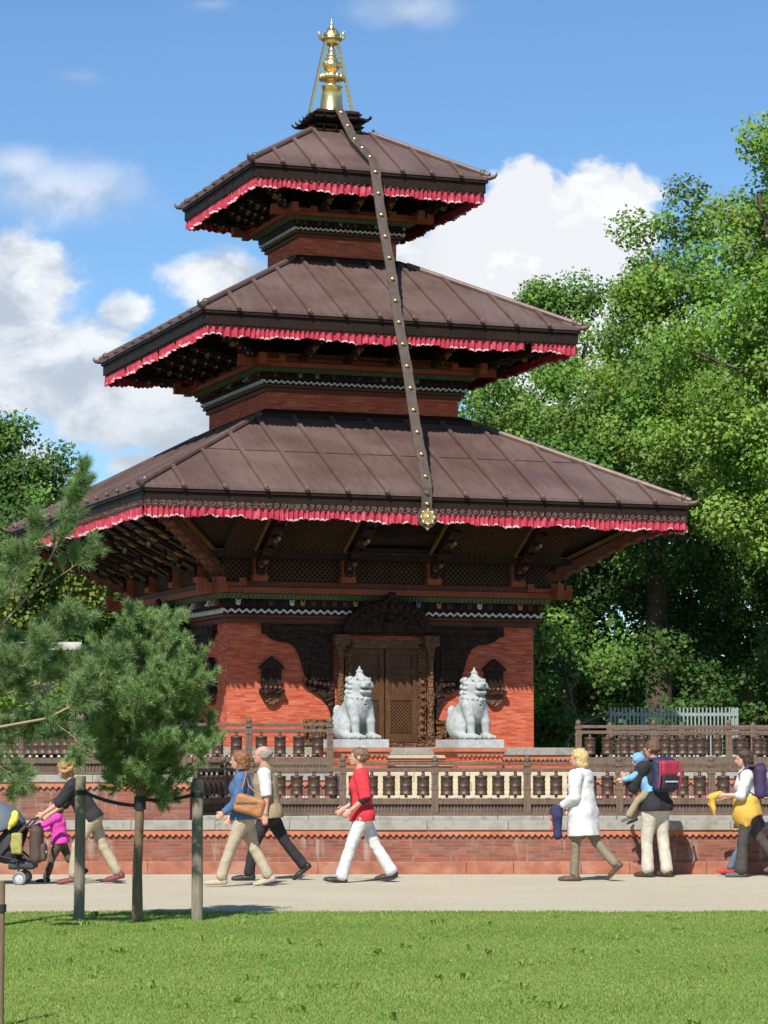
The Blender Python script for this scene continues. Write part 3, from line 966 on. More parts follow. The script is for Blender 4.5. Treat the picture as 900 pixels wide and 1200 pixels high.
# ---- roofs
def roof(rm, zm, rt, zt, rf, zf, panels, gaps=()):
    slope = (zt - zm) / (rm - rt)
    th = .05
    mb = MB()
    mb.square([(rm - .02, zm - th), (rm, zm - th), (rm, zm), (rt, zt)], caps=False)
    for k_ in range(4):                                    # standing battens between the sheets
        m2 = MB(); p = 2 * rm / panels
        for i in range(1, panels):
            a = -rm + i * p
            reach = max(rt, abs(a))
            m2.beam((a, -rm - .015, zm + .024 - .015 * slope), (a, -reach - .01, zm + (rm - reach) * slope + .024), .07, .065)
        mb.add([RK[k_] @ Vector(q) for q in m2.v], m2.f)
        if rm > 4:                                         # cross joint half way up the sheets
            fj = .50; hj = rm + (rt - rm) * fj; zj = zm + (zt - zm) * fj
            m2 = MB(); m2.beam((-hj, -hj - .01, zj + .008), (hj, -hj - .01, zj + .008), .02, .008); mb.add([RK[k_] @ Vector(q) for q in m2.v], m2.f)
        c0, c1 = Vector((-rm, -rm, zm + .03)), Vector((-rt, -rt, zt + .03))
        m2 = MB(); m2.tube([c0, c1], .052, 8)
        mb.add([RK[k_] @ Vector(q) for q in m2.v], m2.f)
    ro = tpart(mb, 'roof', M['roof'])
    mb = MB(); mb.ball((0, 0, 0), .036, 6); mb.lathe([(.044, -.012), (.044, .012)], n=10)
    cap_o = mb.build('batten_cap', M['brass'], ro); first = True
    for k_ in (0, 3):
        p = 2 * rm / panels
        for i in range(1, panels):
            o = cap_o if first else cap_o.copy()
            if not first: COL.objects.link(o)
            first = False
            o.location = RK[k_] @ Vector((-rm + i * p, -rm - .035, zm + .012)) - Vector(OFF)
            o.rotation_euler = (R(60), 0, R(90) * k_)
    for k_ in range(4):                                    # curled corner tips
        mb = MB()
        pts = [Vector((-rm - q, -rm - q, zm + h)) for q, h in ((-.25, .11), (-.05, -.005), (.02, -.01), (.07, .0), (.10, .04), (.098, .085))]
        mb.tube(pts, [.045, .05, .045, .035, .022, .008], 8)
        mb.ball((-rm + .09, -rm + .09, zm + .085), .07, 8)
        m2 = MB(); m2.v = [tuple(RK[k_] @ Vector(q)) for q in mb.v]; m2.f, m2.m, m2.s = mb.f, mb.m, mb.s
        tpart(m2, 'corner_finial', M['ribbon'], ro)
    # fascia boards, stepping in
    mb = MB(); h = zm - th - zf
    mb.square([(rm - .10, zm - th - .002), (rm - .015, zm - th - .002), (rm - .015, zm - th - .05), (rm - .05, zm - th - .06), (rm - .05, zf + .17), (rm - .12, zf + .17)], caps=False)
    tpart(mb, 'fascia', M['beam_wood'])
    # underside: boarding that follows the slope, with rafters
    mb = MB(); zi = zf + .20
    mb.square([(rt, zi + (rm - .11 - rt) * slope), (rm - .11, zi)], caps=False)
    for k_ in range(4):
        m2 = MB(); n = int(2 * rm / .28)
        for i in range(n):
            a = -rm + (i + .5) * 2 * rm / n; q = max(rt, abs(a)) + .02
            if q < rm - .2: m2.beam((a, -rm + .13, zi - .03), (a, -q, zi - .03 + (rm - .13 - q) * slope), .07, .08)
        mb.add([RK[k_] @ Vector(v_) for v_ in m2.v], m2.f)
    tpart(mb, 'eave_boarding', M['beam_wood'])
    # pierced trim and pleated red cloth
    mb = MB()
    for k_ in range(4):
        m2 = MB(); m2.box(-rf - .012, rf + .012, -rf - .02, -rf - .004, zf + .145, zf + .235)
        n = int(2 * rf / .12); p = 2 * rf / n
        for i in range(n):
            a = -rf + (i + .5) * p
            m2.lathe([(.02, 0), (.048, .004), (.05, .012), (.03, .018), (.012, .012)], n=8, smooth=False)
            nv = 5 * 8
            m2.v[-nv - 0:] = m2.v[-nv:]
            blk = m2.v[-(5 * 8 + 16):]
            m2.v[-(5 * 8 + 16):] = [(a + x, -rf - .02 - z_, zf + .195 + y) for x, y, z_ in blk]
            m2.ball((a, -rf - .012, zf + .142), .022, 5)
        mb.v += []
        b = len(mb.v); mb.v += [tuple(RK[k_] @ Vector(q)) for q in m2.v]
        mb.f += [tuple(i + b for i in f) for f in m2.f]; mb.m += m2.m; mb.s += m2.s
    tpart(mb, 'valance_trim', M['lace'])
    mb = MB()
    for k_ in range(4):
        nn = int(2 * rf / .0125); vs, fs, ms = [], [], []
        pt = .105
        ph = 0.0; drop_n = 0
        for i in range(nn + 1):
            a = -rf + 2 * rf * i / nn
            ph += (2 * rf / nn) / pt * (1 + .25 * math.sin(a * 2.3 + k_) + .15 * math.sin(a * 7.1))
            wv = math.sin(2 * math.pi * ph)
            sc = abs(math.sin(math.pi * ph))
            lift = .016 * math.sin(a * 3.1 + k_) + .012 * math.sin(a * 11.3) + .008 * math.sin(a * 23.7 + 2)
            for z_, am in ((.165, .004), (.09, .024), (.006, .030), (-.024, .032)):
                zz = zf + z_ + (lift - .02 * sc + .018) * (1 - z_ / .15)
                vs.append(RK[k_] @ Vector((a, -rf + .0 - .012 - am * wv, zz)))
        for i in range(nn):
            a = -rf + 2 * rf * (i + .5) / nn
            if any(g[0] == k_ and g[1] < a < g[2] for g in gaps): continue
            for r_ in range(3):
                fs.append((i * 4 + r_, i * 4 + r_ + 1, (i + 1) * 4 + r_ + 1, (i + 1) * 4 + r_)); ms.append(1 if r_ == 2 and math.sin(a * 5.3 + k_) + math.sin(a * 13.1) + .6 * math.sin(a * 31) > -.1 else 0)
        b = len(mb.v); mb.v += [tuple(q) for q in vs]; mb.f += [tuple(i + b for i in f) for f in fs]; mb.m += ms; mb.s += [True] * len(fs)
    tpart(mb, 'cloth_valance', [M['red_cloth'], M['white_cloth']])
    return ro


roof(4.87, 5.90, 1.98, 7.45, 4.80, 5.42, 14)
roof(3.47, 9.065, 1.08, 10.40, 3.37, 8.61, 11, gaps=[(3, -1.9, -1.72), (3, -.75, -.62), (3, .35, .5), (3, 1.5, 1.66), (0, 2.42, 2.55)])
roof(2.23, 11.90, .56, 12.90, 2.14, 11.45, 8)
# dark upstands where the roofs meet the necks
mb = MB(); mb.square([(2.02, 7.36), (2.02, 7.50), (1.83, 7.60), (1.78, 7.60)], caps=False); tpart(mb, 'roof_upstand', M['beam_wood'])
mb = MB(); mb.square([(1.12, 10.30), (1.12, 10.44), (.97, 10.52), (.92, 10.52)], caps=False); tpart(mb, 'roof_upstand', M['beam_wood'])


# ---- lattice gallery and struts under the lowest roof
def lattice(mb, a0, a1, p0, p1, cell, mi_s=0, bar=.016, trapez=0.0):
    """criss-cross strips on the leaning rectangle a0..a1 wide between (b0, z0) and (b1, z1)"""
    (b0, z0), (b1, z1) = p0, p1
    Hh = math.hypot(b1 - b0, z1 - z0); W = a1 - a0
    def pt(s, t): return Vector((a0 + s, b0 + (b1 - b0) * t / Hh, z0 + (z1 - z0) * t / Hh))
    n = int((W + Hh) / cell)
    for i in range(n + 1):
        c = i * cell
        for sgn in (1, -1):
            s0, t0 = max(0, c - Hh), min(c, Hh)
            s1, t1 = min(c, W), max(0, c - W)
            if s1 - s0 < .02: continue
            if sgn < 0: s0, s1 = W - s0, W - s1
            off = .004 * sgn
            p, q = pt(s0, t0), pt(s1, t1)
            mb.beam(p + Vector((0, off, 0)), q + Vector((0, off, 0)), .012, bar)


GAL0, GAL1 = (3.30, 4.98), (4.32, 5.56)            # (distance out, height) of the leaning gallery
SA = [-2.35, -.78, .78, 2.35]


def merge(mb, m2, k_):
    b = len(mb.v); mb.v += [tuple(RK[k_] @ Vector(q)) for q in m2.v]
    mb.f += [tuple(i + b for i in f) for f in m2.f]; mb.m += m2.m; mb.s += m2.s


mb = MB(); mb.square([(3.02, 4.50), (3.06, 4.50), (3.06, 4.90)], caps=False)
mb.square([(3.0, 4.88), (3.42, 4.88), (3.42, 4.98), (3.0, 4.98)], caps=False)
mb.square([(3.30, 5.06), (4.32, 5.64), (4.32, 5.70), (3.2, 5.4)], caps=False)
tpart(mb, 'gallery_back', M['beam_wood'])
for k_ in (0, 3, 1):
    edges = [-3.0] + SA + [3.0]
    for i in range(5):
        if i == 2: continue
        m2 = MB(); a0, a1 = edges[i] + .13, edges[i + 1] - .13
        if i in (0, 4):
            a0, a1 = (-3.05, SA[0] - .13) if i == 0 else (SA[3] + .13, 3.05)
        lattice(m2, a0, a1, (-GAL0[0] - .03, GAL0[1]), (-GAL1[0] - .03, GAL1[1]), .10, bar=.022)
        m3 = MB(); merge(m3, m2, k_); lp = tpart(m3, 'lattice_screen', M['lattice_wood'])
    m2 = MB(); lattice(m2, -3.0, 3.0, (-3.10, 4.52), (-3.10, 4.88), .09, bar=.02)
    m3 = MB(); merge(m3, m2, k_); tpart(m3, 'lattice_frieze', M['lattice_wood'])
    m2 = MB()                                            # panel frames
    for i, (b_, z_) in enumerate((GAL0, GAL1)):
        w_ = 3.3 if i == 0 else 4.1
        m2.box(-w_, w_, -b_ - .07, -b_ + .02, z_ - .035, z_ + .035)
    for a in SA:
        for s in (-.15, .15):
            m2.beam((a + s, -GAL0[0] - .05, GAL0[1]), (a + s, -GAL1[0] - .05, GAL1[1]), .05, .05)
    for s in (-1, 1): m2.beam((s * 3.2, -GAL0[0] - .04, GAL0[1]), (s * 4.15, -GAL1[0] - .04, GAL1[1]), .07, .06)
    m3 = MB(); merge(m3, m2, k_); tpart(m3, 'gallery_frame', M['gold_wood'] if k_ == 0 else M['brown_red'])
    if k_ == 0:                                          # the open window in the middle
        m2 = MB(); 
        for f in (.12, .5): 
            q = (GAL0[0] + (GAL1[0] - GAL0[0]) * f, GAL0[1] + (GAL1[1] - GAL0[1]) * f)
            m2.box(-.62, .62, -q[0] - .06, -q[0], q[1] - .03, q[1] + .03)
        lattice(m2, -.62, .62, (-GAL0[0] - .63, GAL0[1] + .36), (-GAL1[0] - .03, GAL1[1]), .075)
        tpart(m2, 'gallery_window', M['beam_wood'])
    for a in SA:                                         # carved roof struts with painted figures
        m2 = MB()
        m2.beam((a, -3.02, 4.62), (a, -4.50, 5.50), .17, .06, 0)
        for j, f in enumerate((.12, .3, .48, .66, .84)):
            p = Vector((a, -3.02 - 1.48 * f, 4.62 + .88 * f)) + Vector((0, -.06, -.08))
            m2.ball(p, .05 if j % 2 else .062, 6, 1 if j in (1, 3) else 0)
            m2.ball(p + Vector((.05, -.01, .03)), .04, 5, 2 if j == 3 else 0); m2.ball(p + Vector((-.05, -.01, .03)), .04, 5, 0)
        m3 = MB(); merge(m3, m2, k_); tpart(m3, 'roof_strut', [M['dark_wood'], M['gold_wood'], M['blue_paint']])
        m2 = MB(); m2.box(a - .13, a + .13, -3.24, -3.02, 4.50, 4.60); m2.box(a - .11, a + .11, -3.22, -3.02, 4.60, 4.88); m2.box(a - .08, a + .08, -3.25, -3.22, 4.63, 4.85, 1)
        m2.ball((a, -3.26, 4.75), .05, 6, 2)
        m3 = MB(); merge(m3, m2, k_); tpart(m3, 'bracket_block', [M['red_wood'], M['dark_wood'], M['gold_wood']])
    if k_ in (3, 1):                                     # the many raking side struts with gilt tips
        for i in range(11):
            a = -3.6 + i * .72
            c0, c1 = Vector((a * .86, -3.05, 4.75)), Vector((a, -4.62, 5.50))
            m2 = MB(); m2.beam(c0, c1, .20, .07, 0)
            for q0, q1 in ((.30, .40), (.62, .70), (.80, .86)): m2.beam(c0.lerp(c1, q0) - Vector((0, 0, .045)), c0.lerp(c1, q1) - Vector((0, 0, .045)), .15, .05, 1)
            m2.beam(c0.lerp(c1, .42) - Vector((0, 0, .05)), c0.lerp(c1, .60) - Vector((0, 0, .05)), .09, .06, 0)
            m3 = MB(); merge(m3, m2, k_); tpart(m3, 'side_strut', [M['beam_wood'], M['gold_wood']])
for k_ in range(4):                                      # corner struts, winged beasts
    m2 = MB(); c0, c1 = Vector((-2.95, -2.95, 4.62)), Vector((-4.40, -4.40, 5.52))
    m2.beam(c0, c1, .20, .16, 0)
    for j in range(8):
        p = c0.lerp(c1, (j + .5) / 8) + Vector((0, 0, -.09)); m2.ball(p, .075 if j % 2 else .055, 6, 1 if j in (2, 5, 6) else 0)
        s = Vector((1, -1, 0)).normalized() * .10
        m2.ball(p + s, .034, 5, 0); m2.ball(p - s, .034, 5, 0)
    m3 = MB(); merge(m3, m2, k_); tpart(m3, 'corner_strut', [M['brown_red'], M['gold_wood']])


def upper_struts(w, z, rf, zf, count):
    for k_ in (0, 3, 1):
        for i in range(count):
            a = -w + 2 * w * i / (count - 1); m2 = MB()
            o = (a * (rf - .35) / w) if abs(a) > w - .01 else a
            c0, c1 = Vector((a, -w + .02, z)), Vector((o, -rf + .35, zf + .06))
            m2.beam(c0, c1, .13, .08, 0)
            for j, f in enumerate((.25, .45, .65, .85)):
                p = c0.lerp(c1, f) + Vector((0, -.04, -.05)); m2.ball(p, .055, 6, 1 if j == 2 else 0); m2.ball(p + Vector((.05, 0, .02)), .03, 5, 2); m2.ball(p - Vector((.05, 0, -.02)), .03, 5, 0)
            m3 = MB(); merge(m3, m2, k_); tpart(m3, 'roof_strut', [M['dark_wood'], M['gold_wood'], M['blue_paint']])


upper_struts(2.05, 8.46, 3.37, 8.65, 6)
upper_struts(1.16, 11.30, 2.14, 11.50, 5)


# ---- doors, niches
def decor(k_):
    y = -W1
    def put(mb, name, mats, parent=None, bevel=0.0):
        m3 = MB(); merge(m3, mb, k_); return tpart(m3, name, mats, parent, bevel)
    m2 = MB(); m2.box(-2.2, 2.2, y - .10, y + .02, 3.63, 3.795); m2.box(-2.05, 2.05, y - .13, y - .10, 3.66, 3.76)
    door = put(m2, 'door_lintel', M['dark_wood'])
    for sx in (-1, 1):                                   # winged side panels with a cut-out outline
        out = [(.93, 3.627), (2.12, 3.627), (2.05, 3.55), (1.90, 3.50), (1.72, 3.48), (1.60, 3.40), (1.53, 3.27), (1.48, 3.10), (1.43, 2.95), (1.36, 2.84), (1.42, 2.76),
               (1.30, 2.68), (1.16, 2.60), (1.05, 2.48), (.98, 2.33), (.95, 2.2), (.93, 2.2)]
        m2 = MB(); m2.prism([(sx * p[0], p[1]) for p in (out if sx > 0 else out[::-1])], y - .07, y + .01)
        m2.box(min(sx * 1.02, sx * 1.34), max(sx * 1.02, sx * 1.34), y - .10, y - .07, 2.86, 3.40)
        for q in range(5): m2.ball((sx * (1.08 + .09 * q), y - .09, 2.76 + .02 * q), .05, 6)
        put(m2, 'carved_wing', M['dark_wood'])
        m2 = MB(); m2.box(min(sx * .95, sx * 1.44), max(sx * .95, sx * 1.44), y - .08, y + .01, 1.74, 2.18); m2.box(min(sx * .93, sx * 1.48), max(sx * .93, sx * 1.48), y - .11, y - .08, 2.12, 2.185)
        m2.box(min(sx * .93, sx * 1.48), max(sx * .93, sx * 1.48), y - .11, y - .08, 1.725, 1.79)
        for q in range(9):
            m2.tube([(sx * (1.0 + .05 * q), y - .09, 1.85 + .14 * (q % 3)), (sx * (1.04 + .05 * q), y - .11, 1.90 + .1 * (q % 2)), (sx * (1.07 + .04 * q), y - .09, 1.86 + .16 * ((q + 1) % 2))], .028, 6)
        put(m2, 'scroll_panel', M['door_carved'])
        m2 = MB(); a = sx * .82                          # columns beside the door
        m2.box(a - .10, a + .10, y - .24, y - .02, 1.72, 1.83); m2.box(a - .085, a + .085, y - .22, y - .03, 1.83, 1.90)
        m2.lathe([(.07, 1.90), (.085, 1.95), (.062, 2.0), (.062, 2.42), (.08, 2.46), (.06, 2.5), (.09, 2.62), (.06, 2.68), (.055, 3.2), (.08, 3.28), (.07, 3.34), (.10, 3.45)], (a, y - .13, 0), 10)
        m2.box(a - .13, a + .13, y - .23, y - .03, 3.45, 3.63)
        put(m2, 'door_column', M['door_carved'])
        m2 = MB(); a0 = sx * .60; a1 = sx * .735
        m2.box(min(a0, a1), max(a0, a1), y - .12, y, 1.80, 3.50); 
        for q in range(12): m2.ball((sx * .668, y - .125, 1.92 + q * .13), .045, 6)
        put(m2, 'door_jamb', M['door_carved'])
        m2 = MB(); a0, a1 = (0.012, .595) if sx > 0 else (-.595, -.012)      # door leaf
        m2.box(a0, a1, y - .04, y + .01, 1.80, 3.40)
        for z0_, z1_ in ((1.80, 1.95), (2.52, 2.62), (2.98, 3.06), (3.30, 3.40)): m2.box(a0, a1, y - .07, y - .04, z0_, z1_)
        for q0, q1 in ((a0, a0 + .09), (a1 - .09, a1)): m2.box(q0, q1, y - .075, y - .04, 1.80, 3.40)
        lf = put(m2, 'door_leaf', M['door_wood'])
        m2 = MB(); lattice(m2, a0 + .09, a1 - .09, (y - .05, 1.96), (y - .05, 2.51), .06, bar=.018); put(m2, 'leaf_lattice', M['door_wood'], lf)
    m2 = MB(); m2.box(-.735, .735, y - .12, y, 3.405, 3.55); m2.box(-1.0, 1.0, y - .30, y - .0, 1.70, 1.79)
    put(m2, 'door_frame', M['door_carved'])
    # tympanum over the door, leaning out
    pr = [(-1.10, 0.0), (1.10, 0.0), (1.13, .10), (1.04, .20), (.98, .36), (.82, .50), (.62, .60), (.42, .68), (.22, .72), (.12, .78), (.07, .90), (-.07, .90), (-.12, .78), (-.22, .72), (-.42, .68), (-.62, .60),
          (-.82, .50), (-.98, .36), (-1.04, .20), (-1.13, .10)]
    m2 = MB(); lean = Matrix.Translation((0, y - .16, 3.70)) @ Matrix.Rotation(R(24), 4, 'X')
    m2.prism([(p[0] * .72, p[1] * .78) for p in pr], -.05, .03, 0, lean)
    for q in range(13):
        w = math.pi * (q + .5) / 13; m2.ball(lean @ Vector((.62 * math.cos(w), -.06, .08 + .42 * math.sin(w))), .065, 6)
    for q in range(7):
        w = math.pi * (q + .5) / 7; m2.ball(lean @ Vector((.38 * math.cos(w), -.07, .07 + .26 * math.sin(w))), .055, 6)
    m2.ball(lean @ Vector((0, -.08, .14)), .11, 8); m2.ball(lean @ Vector((0, -.08, .30)), .07, 8)
    put(m2, 'tympanum', M['dark_wood'])
    for sx in (-1, 1):                                   # little shrine windows
        a = sx * 2.03; m2 = MB()
        m2.box(a - .17, a + .17, y - .07, y + .01, 2.70, 3.06, 0); m2.box(a - .10, a + .10, y - .075, y - .068, 2.74, 3.0, 1)
        m2.prism([(a - .22, 3.04), (a + .22, 3.04), (a + .18, 3.10), (a + .10, 3.17), (a + .04, 3.21), (a, 3.25), (a - .04, 3.21), (a - .10, 3.17), (a - .18, 3.10)], y - .11, y + .01, 0)
        m2.box(a - .21, a + .21, y - .15, y + .01, 2.63, 2.70, 0)
        arc = [(a - .17, 2.63)] + [(a - .17 * math.cos(math.pi * i / 8), 2.63 - .20 * math.sin(math.pi * i / 8)) for i in range(1, 8)] + [(a + .17, 2.63)]
        m2.prism(arc, y - .08, y + .01, 2)
        for q in range(4): m2.ball((a - .12 + q * .08, y - .145, 2.72), .03, 5, 2)
        put(m2, 'shrine_window', [M['dark_wood'], M['beam_wood'], M['door_carved']])


decor(0)
decor(3)

# ---- crown of the roof and gilded spire
mb = MB()
for i, (h, z) in enumerate(((.56, 12.86), (.46, 13.00), (.52, 13.13), (.43, 13.24))):
    mb.square([(h - .12, z), (h, z + .03), (h + .02, z + .06), (h - .10, z + .12)], mi=0)
for k_ in range(4):
    m2 = MB()
    for r_, z in ((.57, 12.94), (.53, 13.20)):
        for i in range(6):
            a = -r_ + 2 * r_ * i / 5
            m2.tube([(a * .9, -r_ + .1, z - .03), (a, -r_ + .01, z - .02), (a * 1.03, -r_ - .05, z + .01), (a * 1.04, -r_ - .07, z + .055)], [.03, .028, .018, .005], 6)
    merge(mb, m2, k_)
mb.square([(.42, 13.30), (.40, 13.36)])
crown = tpart(mb, 'roof_crown', M['beam_wood'])
mb = MB()
mb.lathe([(.245, 13.35), (.24, 13.38), (.225, 13.42), (.20, 13.65), (.185, 13.86), (.21, 13.88), (.10, 13.92), (.07, 13.95), (.10, 13.97), (.20, 14.0), (.225, 14.05), (.21, 14.09), (.09, 14.10), (.07, 14.15),
          (.13, 14.19), (.17, 14.26), (.165, 14.32), (.10, 14.37), (.115, 14.385), (.12, 14.41), (.07, 14.43), (.09, 14.45), (.095, 14.48), (.055, 14.50), (.07, 14.54), (.075, 14.57), (.045, 14.62), (.05, 14.66),
          (.02, 14.72), (.015, 14.8)], n=24)
for i in range(14):
    w = 2 * math.pi * i / 14; mb.ball((.205 * math.cos(w), .205 * math.sin(w), 14.05), .045, 6, 0, 1.3)
pin = tpart(mb, 'pinnacle', M['gold'])
mb = MB()
mb.lathe([(.13, 14.68), (.14, 14.72), (.14, 14.76), (.20, 14.76), (.205, 14.79), (.165, 14.81), (.16, 14.84), (.13, 14.92), (.08, 14.97), (.04, 14.98), (.055, 15.0), (.045, 15.03), (.02, 15.05), (.012, 15.12), (.002, 15.17)], n=20)
for i in range(8):
    w = 2 * math.pi * i / 8; c = Vector((.19 * math.cos(w), .19 * math.sin(w), 14.80))
    mb.tube([c, c + Vector((.05 * math.cos(w), .05 * math.sin(w), .03)), c + Vector((.06 * math.cos(w), .06 * math.sin(w), .09))], [.025, .03, .008], 6)
tpart(mb, 'spire_canopy', M['gold'])
for sx in (-1, 1):
    mb = MB(); p0, p1 = Vector((sx * .43, 0, 13.34)), Vector((sx * .11, 0, 14.76))
    mb.beam(p0, p1, .095, .045)
    for i in range(16):
        mb.ball(p0.lerp(p1, (i + .5) / 16) , .034, 6)
    tpart(mb, 'spire_stay', M['gold'])

# ---- the long metal ribbon hanging from the crown over the three eaves
pts = [Vector((0, -.36, 13.41)), Vector((0, -.56, 13.27)), Vector((0, -1.30, 12.62)), Vector((0, -2.28, 12.02)), Vector((0, -3.50, 9.16)), Vector((0, -4.90, 6.00)), Vector((0, -4.905, 5.46))]
mb = MB(); fine = []
for p, q in zip(pts, pts[1:]):
    n = max(1, int((q - p).length / .21)); sag = .02 if (q - p).length > 2 else 0
    for i in range(n):
        f = i / n; x = p.lerp(q, f); x.z -= sag * 4 * f * (1 - f); x.x += .008 * math.sin(x.z * 3.3); fine.append(x)
fine.append(pts[-1])
hw = .088
vs, fs = [], []
for i, p in enumerate(fine):
    t = (fine[min(i + 1, len(fine) - 1)] - fine[max(i - 1, 0)]).normalized(); nrm = Vector((0, -t.z, t.y)); nrm = nrm if nrm.y < 0 or nrm.z > 0 else -nrm
    for s, o in ((-1, 0), (1, 0), (1, -.014), (-1, -.014)): vs.append(p + Vector((s * hw, 0, 0)) + nrm * o)
for i in range(len(fine) - 1):
    for k2 in range(4): fs.append((i * 4 + k2, i * 4 + (k2 + 1) % 4, (i + 1) * 4 + (k2 + 1) % 4, (i + 1) * 4 + k2))
mb.add(vs, fs, 0)
for i in range(1, len(fine) - 1, 2):
    p = fine[i]; t = (fine[i + 1] - fine[i - 1]).normalized(); nrm = Vector((0, -t.z, t.y)); nrm = nrm if nrm.y < 0 or nrm.z > 0 else -nrm
    mb.ball(p + nrm * .004, .048, 6, 1, .7)
    for s in (-1, 1): mb.beam(p + t * .1 + Vector((s * hw * .97, 0, 0)), p - t * .1 + Vector((s * hw * .97, 0, 0)), .014, .02, 0)
rb = tpart(mb, 'hanging_ribbon', [M['ribbon'], M['gold']])
mb = MB()
def disc(r, d, mi, y0): 
    n = 20; prof = [(r * math.cos(2 * math.pi * i / n) * (1 + .04 * math.cos(10 * math.pi * i / n)), 5.50 + r * math.sin(2 * math.pi * i / n)) for i in range(n)]
    mb.prism(prof, y0 - d, y0, mi)
disc(.175, .03, 0, -4.90); disc(.12, .02, 1, -4.93)
for i in range(8):
    w = 2 * math.pi * i / 8; mb.ball((.115 * math.cos(w), -4.955, 5.50 + .115 * math.sin(w)), .03, 6, 1)
mb.ball((0, -4.96, 5.50), .055, 8, 1); mb.prism([(-.05, 5.34), (.05, 5.34), (0, 5.28)], -4.93, -4.90, 1)
tpart(mb, 'ribbon_boss', [M['ribbon'], M['gold']])

# ---- steps and pedestals before the door
def tbox(name, mat, spans, label, cat, bevel=.008, base=(0, 0)):
    p = local(base[0], base[1], Z_UP - .03)
    t = tag(empty(name, p, TH), label, cat)
    return t


st = tag(empty('door_steps', local(0, -PH - .4, Z_UP - .03), TH), 'cream stone steps between the two lions leading to the temple door', 'steps')
for i in range(2):
    mb = MB(); z = .03 + (i + 1) * .13
    mb.box(-.72, .72, -.55 + i * .32, .30, z - .10 if i else 0, z - .05, 1); stone_row(mb, -.74, .74, -.58 + i * .32, .30, z - .05, z, .75, 0, .003)
    mb.build('step', [M['step_stone'], M['terracotta']], st, bevel=.006)
# ------------------------------------------------------------------ stone lions
def lion_fields(h=0.0125):
    """seated guardian lion facing -y, paws on z = 0, 1.2 m to the tip of its crest"""
    f = Field((-.34, -.42, -.03), (.34, .52, 1.26), h)
    # haunches, trunk
    f.ell((0, .22, .25), (.24, .24, .25), .05)
    for s in (-1, 1):
        f.ell((s * .19, .10, .20), (.105, .22, .19), .05)            # thigh
        f.cone((s * .22, .02, .09), (s * .22, -.10, .06), .075, .06, .04)
        f.ell((s * .225, -.11, .05), (.075, .11, .055), .02)          # hind paw
        for q in (-.045, 0, .045): f.ell((s * .225 + q, -.19, .038), (.026, .045, .036), .01)
    f.cone((0, .20, .30), (0, -.08, .62), .225, .20, .10)              # back to chest
    f.ell((0, -.10, .56), (.20, .17, .21), .06)                        # chest
    f.ell((0, -.06, .42), (.19, .18, .18), .06)
    for s in (-1, 1):                                                 # straight forelegs
        f.cone((s * .15, -.12, .56), (s * .155, -.20, .30), .10, .075, .05)
        f.cone((s * .155, -.20, .30), (s * .16, -.22, .07), .07, .062, .03)
        f.ell((s * .16, -.26, .05), (.082, .12, .055), .02)
        for q in (-.05, 0, .05): f.ell((s * .16 + q, -.355, .038), (.028, .05, .037), .01)
    f.ell((0, .0, .28), (.075, .20, .30), .0, 'cut') if False else None
    f.cone((0, -.06, .66), (0, -.10, .82), .19, .165, .06)             # neck
    # head
    f.ell((0, -.13, .90), (.165, .17, .165), .04)
    f.rbox((0, -.25, .895), (.115, .10, .055), .045, .03)              # upper muzzle
    f.ell((0, -.345, .925), (.045, .03, .032), .012)                   # nose
    f.rbox((0, -.22, .785), (.10, .105, .035), .03, .02)               # lower jaw
    for s in (-1, 1):
        f.ell((s * .075, -.265, .965), (.04, .03, .032), .01)           # eyes under heavy brows
        f.cone((s * .03, -.27, .99), (s * .13, -.22, 1.0), .026, .022, .012)
        f.ell((s * .17, -.06, .985), (.03, .055, .06), .012)             # ears
        f.ell((s * .075, -.325, .87), (.05, .03, .03), .012)             # lip pads
        for j in range(4):                                            # side curls
            f.ell((s * (.165 + .01 * (j % 2)), -.10 + .01 * j, .93 - .075 * j), (.045, .055, .042), .008)
        for j in range(5):
            f.ell((s * .13, .02 + .01 * j, .98 - .10 * j), (.05, .05, .05), .008)
            f.ell((s * .05, .05 + .012 * j, 1.0 - .10 * j), (.05, .05, .05), .008)
    f.rbox((0, -.30, .836), (.085, .10, .019), .012, .006, 'cut')       # open mouth
    for s in (-1, 1):
        for j in range(3): f.ell((s * (.02 + .03 * j), -.315 + .012 * j, .846), (.012, .014, .018), .003)
        f.ell((s * .075, -.27, .965), (.012, .02, .012), .002, 'cut') if False else None
    # crest
    f.cone((0, -.12, 1.04), (0, -.11, 1.10), .075, .05, .02); f.ell((0, -.11, 1.12), (.06, .06, .03), .008); f.cone((0, -.11, 1.13), (0, -.11, 1.20), .036, .014, .008)
    # collar with bell and tail curled up the back
    for i in range(16):
        w = 2 * math.pi * i / 16; f.ell((.19 * math.cos(w), -.09 + .185 * math.sin(w), .70 - .03 * math.sin(w) * -1), (.034, .034, .024), .01)
    f.ell((0, -.285, .665), (.035, .035, .04), .008)
    f.cone((0, .40, .18), (0, .46, .38), .06, .07, .04); f.ell((0, .45, .47), (.09, .06, .11), .03)
    f.rbox((0, -.28, .57), (.028, .05, .010), .004, .0, 'cut')
    return f


